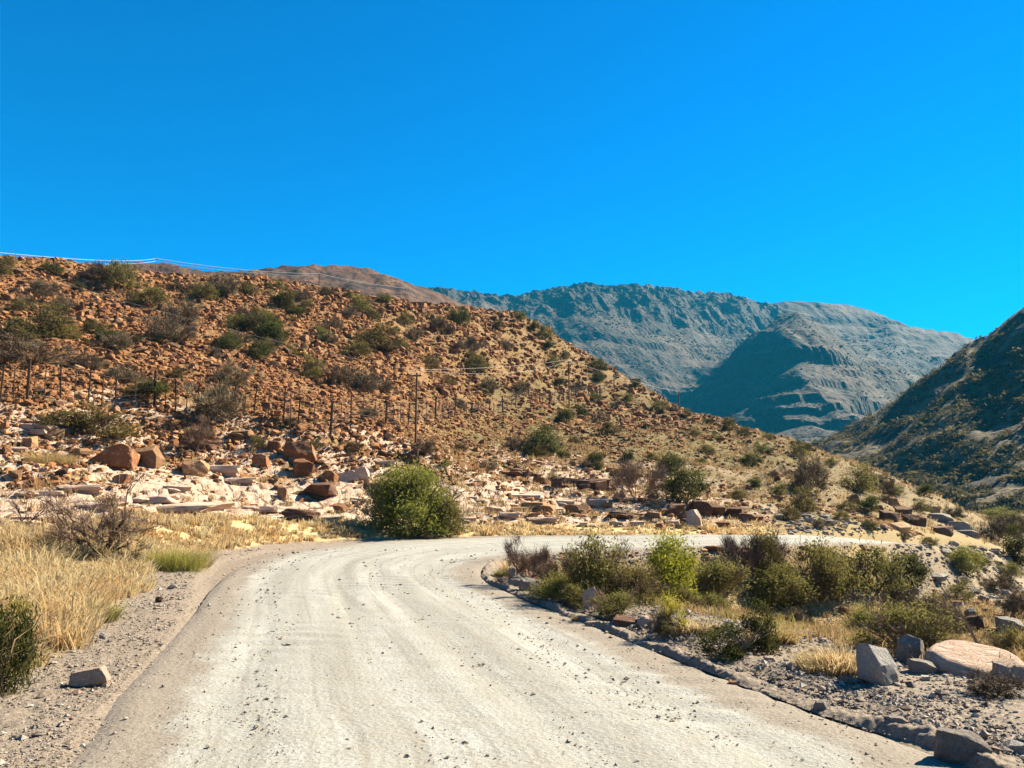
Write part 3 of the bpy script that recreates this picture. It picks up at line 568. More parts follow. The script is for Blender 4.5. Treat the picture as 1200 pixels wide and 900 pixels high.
# explicit boulders read off the photograph (px, base y, width, height)
RK = [(130, 548, 52, 26), (168, 545, 46, 24), (205, 527, 52, 16, 'dark_rock', 'dark overhanging'), (225, 556, 34, 17), (140, 566, 26, 12), (282, 516, 26, 16), (350, 542, 44, 27), (320, 528, 20, 14), (354, 558, 30, 20, 'red_rock', 'square rust-red'), (383, 565, 28, 15),
      (405, 564, 28, 15, 'pale_rock', 'pale pink'), (355, 586, 50, 26, 'dark_rock', 'large shadowed red'), (421, 563, 26, 16, 'pale_rock', 'pale orange'), (340, 611, 32, 18, 'pale_rock', 'pale pink'), (330, 585, 14, 16), (448, 535, 26, 10, 'pale_rock', 'pale pink'), (473, 541, 18, 12, 'dark_rock', 'dark'), (486, 543, 14, 10, 'dark_rock', 'dark'),
      (432, 577, 26, 14, 'dark_rock', 'dark'), (395, 599, 28, 10), (304, 548, 26, 20), (455, 615, 20, 12, 'dark_rock', 'dark'), (30, 525, 20, 16), (60, 515, 22, 14), (80, 535, 26, 14), (15, 560, 16, 12), (70, 558, 16, 10, 'dark_rock', 'dark'),
      (605, 560, 16, 14, 'dark_rock', 'dark'), (617, 563, 18, 14, 'dark_rock', 'dark'), (660, 572, 34, 16, 'dark_rock', 'dark'), (688, 575, 34, 18, 'dark_rock', 'dark'), (712, 578, 28, 20), (733, 589, 20, 13), (614, 600, 36, 14), (640, 602, 26, 13), (680, 606, 30, 18), (703, 594, 20, 14), (725, 610, 24, 12, 'pale_rock', 'pale pink'),
      (760, 611, 22, 13), (785, 604, 24, 16, 'dark_rock', 'dark'), (768, 596, 18, 12), (816, 617, 18, 24, 'pale_rock', 'pale upright'), (803, 613, 18, 16, 'pale_rock', 'pale pink'), (832, 606, 32, 24, 'dark_rock', 'dark'), (855, 609, 30, 18, 'dark_rock', 'dark'), (880, 612, 28, 14, 'dark_rock', 'dark'), (745, 608, 15, 9, 'white_rock', 'whitish'),
      (1002, 590, 16, 10), (1050, 595, 22, 12), (1062, 606, 24, 12, 'dark_rock', 'dark'), (1045, 612, 24, 14, 'dark_rock', 'dark'), (1075, 616, 26, 14, 'dark_rock', 'dark'), (1095, 602, 20, 10), (1108, 614, 30, 14, 'grey_rock', 'grey'), (1125, 622, 30, 14, 'grey_rock', 'grey'), (1140, 630, 26, 10, 'grey_rock', 'grey'), (1110, 628, 30, 12, 'dark_rock', 'dark'), (1030, 600, 18, 9)]
for a in RK:
    if 590 < a[0] < 900 and a[0] != 816 or a[0] in (205, 355, 448, 340, 432, 80, 282): put_rock(a[0], a[1], a[2] * 1.35, a[3] * .8, 'dark_rock' if len(a) > 4 else ('pale_rock' if a[0] % 2 else 'tan_rock'), 'layered ' + ('dark' if len(a) > 4 else ('pale' if a[0] % 2 else 'tan')), 'rock ledge', slab=True, tilt=.06, rz=rng.uniform(-.5, .3), depth=.9, group='rock ledges on the bank'); continue
    put_rock(a[0], a[1], a[2] * rng.uniform(.8, 1.05), a[3] * rng.uniform(.8, 1.05), *(a[4:6] if len(a) > 4 else ()), group='boulders on the slopes')
# boulders and stones in the foreground at right and inside the bend
put_rock(1034, 803, 50, 46, 'white_rock', label='large pale angular block with a bright flat top beside the golden tussock', var=1, rz=0.6, depth=0.8, tilt=0.05, sink=0.1)
put_rock(1072, 778, 34, 32, 'grey_rock', label='brownish boulder with a dark hollow between the pale block and pink slab', var=2)
put_rock(1086, 790, 30, 14, 'grey_rock', label='low grey rock in front of the brownish boulder', var=3)
v, f = ICO[4]; v = v.copy(); v[:, 2] = np.clip(v[:, 2], -1, 0.62 + 0.1 * v[:, 0]); v = v * (1 + .06 * fbm(v[:, 0] * 1.5, v[:, 1] * 1.5, 4, 3)[:, None]) ; v[:, 2] += .25 * v[:, 1]
p = hit(1170, 796); tag(link('broad_rock', mesh('broad_rock', v, f, [M['pale_rock']], True), None, (p.x, p.y + .45, p.z + .06), (0.10, 0.10, -.12), (.60, .5, .24)), 'broad smooth pink rock slab at the right roadside', 'rock')
put_rock(1195, 800, 40, 22, 'pale_rock', label='pink rock chunk against the right end of the pink slab', var=0)
put_rock(1134, 895, 56, 34, 'grey_rock', label='grey block lying at the road edge in the bottom right corner', var=5, rz=-0.2, depth=0.7, tilt=0.05)
put_rock(1196, 884, 26, 12, 'white_rock', label='white stone cut by the right picture edge', var=2)
put_rock(966, 838, 20, 16, 'grey_rock', label='small grey stone standing in the gravel windrow', var=0)
put_rock(1057, 856, 24, 14, 'grey_rock', label='grey stone half way between windrow and bottom right block', var=3)
put_rock(995, 803, 13, 11, 'grey_rock', label='small grey stone just left of the large pale block', var=4)
put_rock(859, 807, 10, 9, 'red_rock', label='small red stone on the road edge below the spiny bush', var=1)
put_rock(690, 716, 15, 27, 'pale_rock', label='upright pinkish marker stone standing inside the bend', var=2, rz=0.1, depth=0.5, tilt=0.02, sink=0.05)
put_rock(735, 738, 32, 13, 'dark_rock', label='dark red flat stone behind the windrow', var=4)
put_rock(760, 735, 26, 12, 'pale_rock', label='tan flat stone next to the dark red one', var=1)
put_rock(768, 738, 12, 7, 'white_rock', label='small whitish stone at the end of the tan flat stone', var=1)
put_rock(695, 737, 16, 8, 'pale_rock', label='orange-pink stone on the windrow below the marker', var=5)
put_rock(603, 714, 9, 6, 'red_rock', label='small red stone at the tip of the gravel windrow', var=2)
put_rock(600, 677, 9, 13, 'white_rock', label='white upright stone at the point of the bend', var=5, sink=0.05)
put_rock(604, 687, 20, 9, 'pale_rock', label='pale flat stone behind the white upright one', var=0)
put_rock(619, 693, 24, 15, 'grey_rock', label='grey lump of rock inside the bend tip', var=2)
put_rock(640, 697, 14, 8, 'pale_rock', label='pale stone right of the grey lump', var=3)
put_rock(654, 702, 16, 12, 'white_rock', label='white stone under the olive bush inside the bend', var=1)
put_rock(661, 706, 11, 7, 'white_rock', label='small white stone near the olive bush', var=4)
put_rock(100, 805, 40, 21, 'pale_rock', label='pale pinkish rock lying on the left gravel shoulder', var=3, sink=0.1)
put_rock(119, 749, 9, 7, 'white_rock', label='small whitish stone on the left gravel shoulder', var=1, sink=0.05)
put_rock(108, 743, 6, 6, 'red_rock', label='tiny red stone by the left verge grass', var=2, sink=0.05)
put_rock(185, 706, 9, 6, 'dark_rock', label='dark stone on the left shoulder near the grass', var=2, sink=0.05)
for px, py, w, h, k, lb in [(1141, 724, 13, 11, 'grey_rock', 'dark-sided stone with a white top on the gully slope'), (1154, 707, 13, 9, 'grey_rock', 'two-toned stone highest of the gully slope stones'), (1127, 713, 10, 7, 'white_rock', 'white stone left of the gully slope pair'),
        (1146, 738, 20, 15, 'dark_rock', 'dark lump on the gully slope above the dead branch'), (1122, 731, 10, 8, 'dark_rock', 'small dark rock above the dead branch'), (1073, 696, 11, 8, 'white_rock', 'whitish stone below the grey embankment'), (1180, 700, 18, 8, 'pale_rock', 'pink flat stone on the gully slope far right'),
        (1190, 742, 30, 16, 'grey_rock', 'grey rock in shade at the right edge'), (1000, 700, 12, 7, 'white_rock', 'white stone below the dark bushes'), (935, 695, 10, 6, 'pale_rock', 'tan stone among the bushes inside the bend'), (840, 648, 14, 8, 'red_rock', 'red stone on the inner edge of the far road'), (862, 650, 13, 9, 'pale_rock', 'pale stone on the inner edge of the far road'),
        (828, 646, 8, 6, 'red_rock', 'small red stone standing on the inner edge of the far road'), (1120, 640, 12, 6, 'pale_rock', 'pale stone beside the far end of the road')]:
    put_rock(px, py, w, h, k, label=lb)
# flat pale slabs of the bank
SL = [(30, 505, 60, 14), (15, 530, 40, 10), (95, 575, 80, 10), (40, 582, 60, 10), (30, 612, 90, 12), (25, 632, 70, 9), (175, 590, 60, 12), (230, 600, 90, 14), (265, 556, 54, 16), (285, 566, 50, 10), (300, 600, 60, 10), 
      (385, 612, 60, 10), (430, 602, 62, 10), (415, 588, 40, 9), (380, 580, 34, 10), (120, 595, 70, 9), (200, 575, 60, 10), (160, 612, 50, 7), (618, 584, 54, 10), (640, 612, 50, 8), (600, 607, 40, 9), (575, 600, 50, 10), (560, 588, 34, 9), (720, 617, 44, 10), (690, 617, 34, 8), (660, 592, 34, 9), (750, 616, 30, 8), (545, 612, 30, 9), (790, 614, 24, 8),
      (455, 545, 40, 8), (430, 552, 30, 8), (470, 600, 40, 8), (70, 600, 40, 8)]
for a in SL:
    a = (a[0], a[1] + 1, a[2] * rng.uniform(.5, 1.0), a[3] * .8)
    put_rock(*a, 'pale_rock', 'flat cracked pale', 'flat rock', slab=True, depth=1.0, sink=0.5, tilt=0.04, rz=rng.uniform(-0.3, 0.3), group='pale slabs on the bank')
print('rocks done')
# ------------------------------------------------------------------ scree: 300 largest as things, the rest joined
def joined(name, shapes, pos, scl, rot, tintv, mat, label, tilt=0.4, smooth=False):
    n = len(pos); Vs, Fs, Ts, o = [], [], [], 0; k = np.arange(n) % len(shapes)
    for s, (v, f) in enumerate(shapes):
        ii = np.nonzero(k == s)[0]
        if not len(ii): continue
        q = v[None] * scl[ii][:, None, :]; c, s_ = np.cos(rot[ii])[:, None], np.sin(rot[ii])[:, None]
        tl = (rng.uniform(-tilt, tilt, len(ii)))[:, None]; ct, st_ = np.cos(tl), np.sin(tl)
        y1 = q[..., 1] * ct - q[..., 2] * st_; z1 = q[..., 1] * st_ + q[..., 2] * ct
        w = np.stack([q[..., 0] * c - y1 * s_, q[..., 0] * s_ + y1 * c, z1], -1) + pos[ii][:, None]
        Vs.append(w.reshape(-1, 3)); Fs.append((f[None] + (np.arange(len(ii)) * len(v))[:, None, None] + o).reshape(-1, f.shape[1])); o += len(ii) * len(v)
        Ts.append(np.repeat(tintv[ii], len(v)))
    me = mesh(name, np.vstack(Vs), np.vstack(Fs), [mat], smooth, None, {'tint': ('FLOAT', np.concatenate(Ts))})
    return tag(link(name, me), label, kind='stuff')
def sample_polar(n, r0, r1, a0, a1, power=1.0):
    r = np.sqrt(rng.uniform(r0**2, r1**2, n)) if power == 1 else (r0 * (r1 / r0) ** rng.uniform(0, 1, n)); a = np.radians(rng.uniform(a0, a1, n)); return np.sin(a) * r, np.cos(a) * r
shp1 = []
for j in range(14):
    v, f = rock_shape(np.random.default_rng(300 + j), sub=1, planes=4, rough=0); v[:, 2] -= 0.25; shp1.append((v, f))
x, y = sample_polar(420000, 24, 215, -33, 27, 0.8)
z = gh(x, y); d = gh(x, y, DD); sd = gh(x, y, SD); pxx = 600 + F * x / y
ppl = gh(x, y, pl.reshape(Z.shape)); 
dens = (1.0 - 0.50 * sst(450, 660, pxx) - 0.25 * sst(700, 1000, pxx)) * sst(2.0, 5.0, z + 0.8 * fbm(x * .2, y * .2, 3, 101)) + 0.25 * sst(3, 6, d) * (1 - 0.92 * ppl)
dens = dens * sst(-1.1, 0.0, fbm(x * 0.14, y * 0.14, 3, 103)); ok = (sd < 0) & (d > 2.4) & (rng.uniform(0, 1, len(x)) < dens) & visible(x, y, z + 0.2)
x, y, z = x[ok], y[ok], z[ok]; print('scree candidates', len(x))
size = np.clip(0.145 * np.exp(rng.normal(0, 0.58, len(x))), 0.07, 0.8) * (0.75 + 0.55 * sst(4, 16, z)) * sst(-100, 500, y + 260) * (1 + 0.45 * sst(80, 180, y))
order = np.argsort(-size / y); big = order[:300]; rest = order[300:68000]
groups_used = {}
for i in big:
    px, py, _ = topix(x[i], y[i], z[i]); s = size[i] * 0.95
    kind = ('red_rock', 'tan_rock', 'dark_rock', 'red_rock')[int(rng.integers(4))]
    look = {'red_rock': 'rust-brown', 'dark_rock': 'dark brown', 'tan_rock': 'tan'}[kind]
    pl_ = where(px, py)
    o = link('scree_boulder', (ROCK if s * F / y[i] > 12 else SMALLROCK)[kind][int(rng.integers(6))], None, (x[i], y[i], z[i] - s * 0.2), (rng.uniform(-.5, .5), rng.uniform(-.5, .5), rng.uniform(0, 6.3)), (s * rng.uniform(1, 1.5), s * rng.uniform(.8, 1.2), s * rng.uniform(.55, 1.0)))
    sz = 'large' if s * F / y[i] > 15 else ('middling' if s * F / y[i] > 11.5 else 'smallish')
    tag(o, None, 'rock', 'loose boulders of the scree'); pending.append((o, f'{sz} {look}', 'boulder', px, py, pl_.replace('above the far side of the bend', 'above the bend') + (', upper half' if (int(py) // 45) % 2 else ', lower half')))
xr, yr, zr_ = x[rest], y[rest], z[rest]; s = size[rest]
scl = np.stack([s * rng.uniform(1, 1.7, len(s)), s * rng.uniform(.8, 1.3, len(s)), s * rng.uniform(.5, 1.05, len(s))], 1)
o6 = [(q * [1, 1, 1] + [0, 0, .1], w_) for q, w_ in [(np.array([[.5, .1, 0], [-.5, -.1, 0], [0, .5, .05], [.05, -.5, 0], [.1, 0, .5], [0, 0, -.4]]) * (1 + 0.3 * np.random.default_rng(i + 50).normal(size=(6, 3))), np.array([[0, 2, 4], [2, 1, 4], [1, 3, 4], [3, 0, 4], [2, 0, 5], [1, 2, 5], [3, 1, 5], [0, 3, 5]])) for i in range(10)]]
P3 = np.stack([xr, yr, zr_], 1); rz_ = rng.uniform(0, 6.3, len(s)); tv_ = rng.uniform(0, 1, len(s)) * (0.75 + 0.25 * (zr_ < 6)); NB = 19000
joined('scree', shp1, P3[:NB], scl[:NB], rz_[:NB], tv_[:NB], M['scree'], 'loose rust-brown scree stones covering the hillside', 0.6)
joined('small_scree', o6, P3[NB:], scl[NB:] * 1.15, rz_[NB:], tv_[NB:], M['scree'], 'small rust-brown rubble filling the gaps between scree stones', 0.6)
# gravel: small stones on road, shoulder and windrow
x, y = sample_polar(260000, 5.0, 34, -33, 33, 0.5)
z = gh(x, y); d = gh(x, y, DD); sd = gh(x, y, SD)
dn = np.where(d < -0.15, 0.10 + 0.10 * (np.abs(d + 1.9) < 0.3), np.where(sd > 0, 0.9 * (1 - sst(1.5, 4.5, d - 2.5 * sst(0, 4, x))), 0.65 * (1 - sst(1.0, 2.6, d)))) 
dn = dn + 0.6 * np.exp(-((d - 0.15) / 0.3) ** 2) * (np.abs(d) < 1.5); dn = dn * sst(-0.8, 0.3, fbm(x * 0.8, y * 0.8, 2, 111))
ok = rng.uniform(0, 1, len(x)) < dn; x, y, z, d = x[ok], y[ok], z[ok], d[ok]
k = rng.permutation(len(x))[:32000]; x, y, z, d = x[k], y[k], z[k], d[k]
s = np.clip(0.017 * np.exp(rng.normal(0, .55, len(x))), .008, .11) * np.where(d < 0, 0.8, np.where(x < 0, 1.0, 1.25)) * (0.6 + y / 18)
zrd = np.where(d < -0.02, 0.012, z + np.where(gh(x, y, SD) > 0, .06 * np.exp(-((d - .18) / .15) ** 2), 0))
o8 = [(np.array([[.5, 0, 0], [-.5, .1, 0], [0, .5, .05], [.05, -.5, 0], [.1, 0, .5], [0, 0, -.4]]) * (1 + 0.25 * np.random.default_rng(i).normal(size=(6, 3))), np.array([[0, 2, 4], [2, 1, 4], [1, 3, 4], [3, 0, 4], [2, 0, 5], [1, 2, 5], [3, 1, 5], [0, 3, 5]])) for i in range(6)]
joined('loose_gravel', o8, np.stack([x, y, zrd + s * 0.15], 1), np.stack([s * 1.3, s, s * .8], 1), rng.uniform(0, 6.3, len(s)), rng.uniform(0, 1, len(s)), M['pebble'], 'loose gravel stones scattered on road and shoulders')
# rubble inside the bend and right slope
x, y = sample_polar(75000, 8, 75, -3, 44, 0.6); z = gh(x, y); d = gh(x, y, DD); sd = gh(x, y, SD)
ok = (((sd > 0) & (d > 0.25)) | ((sd < 0) & (d > 0.8) & (y > 44))) & (rng.uniform(0, 1, len(x)) < 0.30 * sst(-.6, .4, fbm(x * .3, y * .3, 2, 5)) + 0.5 * ((x > 17) & (x < 32) & (y > 38) & (d < 6)) + 0.25 * np.exp(-d)); x, y, z = x[ok][:13000], y[ok][:13000], z[ok][:13000]
s = np.clip(0.05 * np.exp(rng.normal(0, .6, len(x))), .02, .4) * (0.5 + y / 28)
nr = (y < 19) | ((x > 16) & (y > 38) & (y < 60)); kp = (y > 19) | (rng.uniform(0, 1, len(x)) < .55); x, y, z, s, nr = x[kp], y[kp], z[kp], s[kp], nr[kp]; s = np.where(y < 19, s * .5, s)
for q_, mt_, nm_ in ((nr, 'pebble', 'roadside_rubble'), (~nr, 'scree', 'rubble')): joined(nm_, shp1, np.stack([x, y, z], 1)[q_], np.stack([s * 1.4, s, s * .7], 1)[q_], rng.uniform(0, 6.3, q_.sum()), rng.uniform(0, 1, q_.sum()), M[mt_], 'small stones strewn over the dry slope inside the bend', 0.5)
print('scree done')
# ------------------------------------------------------------------ shrubs
def quads(c, size, rg, elong=1.6, updir=None):
    n = len(c); a = rg.normal(size=(n, 3)); a /= np.linalg.norm(a, axis=1)[:, None]
    if updir is not None: a = a * 0.6 + updir; a /= np.linalg.norm(a, axis=1)[:, None] + 1e-9
    b = np.cross(a, rg.normal(size=(n, 3))); b /= np.linalg.norm(b, axis=1)[:, None] + 1e-9
    s = (size * rg.uniform(0.6, 1.4, n))[:, None]; a = a * s * elong; b = b * s * 0.5
    V = np.stack([c - a * .5, c + b * .5, c + a * .5, c - b * .5], 1).reshape(-1, 3); return V, np.arange(n * 4).reshape(-1, 4)
def tube(pts, r0, r1, sides=3):
    pts = np.asarray(pts); n = len(pts); t = np.gradient(pts, axis=0); t /= np.linalg.norm(t, axis=1)[:, None] + 1e-9
    u = np.cross(t, [0.31, 0.2, 0.93]); u /= np.linalg.norm(u, axis=1)[:, None] + 1e-9; w = np.cross(t, u)
    r = np.linspace(r0, r1, n)[:, None, None]; an = np.arange(sides) / sides * 2 * np.pi
    V = pts[:, None] + r * (np.cos(an)[None, :, None] * u[:, None] + np.sin(an)[None, :, None] * w[:, None])
    i = np.arange(n - 1)[:, None]; j = np.arange(sides)[None]; j2 = (j + 1) % sides
    return V.reshape(-1, 3), np.stack([i * sides + j, i * sides + j2, (i + 1) * sides + j2, (i + 1) * sides + j], -1).reshape(-1, 4)
class Acc:
    def __init__(s): s.V = []; s.F = []; s.T = []; s.o = 0
    def add(s, v, f, t=None):
        s.V.append(v); s.F.append(f + s.o); s.o += len(v); s.T.append(np.full(len(v), 0.5) if t is None else t)
    def build(s, name, mat): return mesh(name, np.vstack(s.V), np.vstack(s.F), [mat], False, None, {'tint': ('FLOAT', np.concatenate(s.T))})
def branch_tree(rg, n_main, depth, spread=0.5, r=0.02, curve=0.10, up=0.9, seg=5):
    """woody frame in a unit dome (radius .5, height 1): polylines with radii and all tip points"""
    lines, tips = [], []
    def grow(p, dr, L, rad, lev):
        pts = [p]; d_ = dr.copy()
        for k in range(seg):
            d_ = d_ + rg.normal(size=3) * curve * 1.6 + [0, 0, 0.03]; d_ /= np.linalg.norm(d_); pts.append(pts[-1] + d_ * L / seg)
        lines.append((np.array(pts), rad, rad * 0.45)); tips.append(pts[-1])
        if lev < depth:
            for k in range(rg.integers(2, 5)):
                q = pts[rg.integers(2, seg + 1)]; nd = d_ + rg.normal(size=3) * 0.55; nd /= np.linalg.norm(nd); grow(q, nd, L * rg.uniform(.45, .75), rad * 0.5, lev + 1)
    for k in range(n_main):
        a = 2 * np.pi * (k + rg.uniform(0, .8)) / n_main; e = rg.uniform(0.25, 1.0) * up
        dr = np.array([np.cos(a) * np.cos(e) * 1, np.sin(a) * np.cos(e), np.sin(e) + .15]); dr /= np.linalg.norm(dr)
        grow(np.array([rg.normal() * .02, rg.normal() * .02, 0]), dr, rg.uniform(.38, .62), r, 1)
    return lines, np.array(tips)
def norm_fit(acc_list):
    V = np.vstack([v for a in acc_list for v in a.V]); lo = np.percentile(V, 1.0, axis=0); hi = np.percentile(V, 99, axis=0)
    cx, cy = (lo[0] + hi[0]) / 2, (lo[1] + hi[1]) / 2; sx, sy, sz = hi[0] - lo[0], hi[1] - lo[1], hi[2]
    for a in acc_list: a.V = [(v - [cx, cy, 0]) / [sx, sy, sz] for v in a.V]
def make_shrub(seed, kind):
    rg = np.random.default_rng(seed); F1, S1 = Acc(), Acc()
    prm = dict(olive=(20, 2800, .042, .11, 'leaf_olive', 'bark', 900), grey=(18, 900, .035, .12, 'leaf_grey', 'twig_grey', 3000), dark=(20, 3400, .042, .11, 'leaf_dark', 'bark', 500), bright=(30, 8000, .032, .10, 'leaf_bright', 'bark', 600),
               hero=(44, 19000, .026, .085, 'leaf_hero', 'bark', 800), yellow=(14, 2600, .036, .11, 'leaf_yellow', 'bark', 300), bare=(10, 0, .03, .1, 'leaf_grey', 'twig_pink', 3600), mixed=(24, 6000, .034, .11, 'leaf_olive', 'twig_pink', 1600), light=(24, 7000, .030, .10, 'leaf_light', 'bark', 500))[kind]
    nc_, nl, ls, cr, lm, tm, ntw = prm
    lines, tips = branch_tree(rg, 9, 2, r=0.011)
    for p_, a, b in lines: S1.add(*tube(p_, a, b))
    # clumps: dome shell plus inner
    th = rg.uniform(0, 2 * np.pi, nc_); ct = rg.uniform(0.05, 1, nc_) ; rr = rg.uniform(.45, 1.0, nc_) ** 0.6 * rg.uniform(.70, 1.22, nc_)
    st_ = np.sqrt(1 - ct**2); C = np.stack([np.cos(th) * st_ * .42 * rr, np.sin(th) * st_ * .42 * rr, 0.05 + ct * rr * .78], 1)
    if kind in ('bare',): C = tips
    if nl:
        k = rg.integers(0, len(C), nl); pp = C[k] + rg.normal(size=(nl, 3)) * cr * rg.uniform(.5, 1.3, len(C))[k][:, None] * [1, 1, .8]; pp = pp[pp[:, 2] > 0.02]
        v, f = quads(pp, ls, rg); tn = rg.uniform(0, 1, len(C))[k[:len(pp)]] * .5 + rg.uniform(0, .6, len(pp)); F1.add(v, f, np.repeat(tn, 4))
    # fine twigs from inside to the shell
    if ntw:
        src = np.vstack([tips, C * 0.8]) if kind not in ('bare',) else tips
        k = rg.integers(0, len(src), ntw); p0 = src[k] + rg.normal(size=(ntw, 3)) * .045; out = p0 * [1, 1, .8]; out[:, 2] += .15; out /= np.linalg.norm(out, axis=1)[:, None]
        dr = out + rg.normal(size=(ntw, 3)) * .55; dr /= np.linalg.norm(dr, axis=1)[:, None]; Lw = rg.uniform(.06, .20, ntw)[:, None]; side = np.cross(dr, rg.normal(size=(ntw, 3))); side /= np.linalg.norm(side, axis=1)[:, None] + 1e-9
        wd = 0.0034 if kind != 'grey' else 0.0055
        p0[:, 2] = np.abs(p0[:, 2]); v = np.stack([p0 - side * wd, p0 + side * wd, p0 + dr * Lw + side * wd * .4, p0 + dr * Lw - side * wd * .4], 1).reshape(-1, 3)
        S1.add(v, np.arange(ntw * 4).reshape(-1, 4), np.repeat(rg.uniform(0, 1, ntw), 4))
    norm_fit([F1, S1] if nl else [S1])
    return (F1.build('foliage', M[lm]) if nl else None), S1.build('stem', M[tm])
M['leaf_scrub'] = leaf_mat('leaf_scrub', (0.05, 0.04, 0.015), (0.27, 0.205, 0.085), 0.3, 0.05)
M['leaf_hero'] = leaf_mat('leaf_hero', (0.05, 0.06, 0.01), (0.42, 0.38, 0.08))
M['leaf_light'] = leaf_mat('leaf_light', (0.10, 0.095, 0.02), (0.46, 0.41, 0.11))
SH = {k: [make_shrub(500 + 10 * i + j, k) for j in range(n_)] for i, (k, n_) in enumerate((('olive', 4), ('grey', 4), ('dark', 4), ('bright', 2), ('hero', 1), ('yellow', 1), ('bare', 3), ('mixed', 3), ('light', 2)))}
LOOK = dict(olive='olive-green', grey='grey-brown twiggy', dark='dark green', bright='bright green leafy', hero='dense green', yellow='yellow', bare='leafless pinkish', mixed='olive and brown', light='light green feathery')
def put_shrub(px, py, w, h, kind, label=None, group=None, depth=1.0, noun='shrub', var=None):
    p = hit(px, py)
    if p is None: return
    if p.y > 250: return
    W = w * p.y / F * 1.08; H = h * p.y / F * 1.1; L = SH[kind]; fo, stm = L[int(rng.integers(len(L))) if var is None else var]
    rz = rng.uniform(0, 6.3)
    if w >= 12:
        e = link(noun, None, None, (p.x, p.y, p.z - 0.03 * H), (0, 0, rz), (W, W * depth, H)); e.empty_display_size = 0.3
        if fo: link('foliage', fo, e)
        link('stem', stm, e)
    else: e = link(noun, fo or stm, None, (p.x, p.y, p.z - 0.03 * H), (0, 0, rz), (W, W * depth, H))
    tag(e, label, 'shrub', group or ('shrubs on the hillside' if py < 600 else 'shrubs beside the road'))
    if not label: pending.append((e, LOOK[kind], 'shrub', px, py, where(px, py)))
    return e
O, G, Dk = 'olive', 'grey', 'dark'
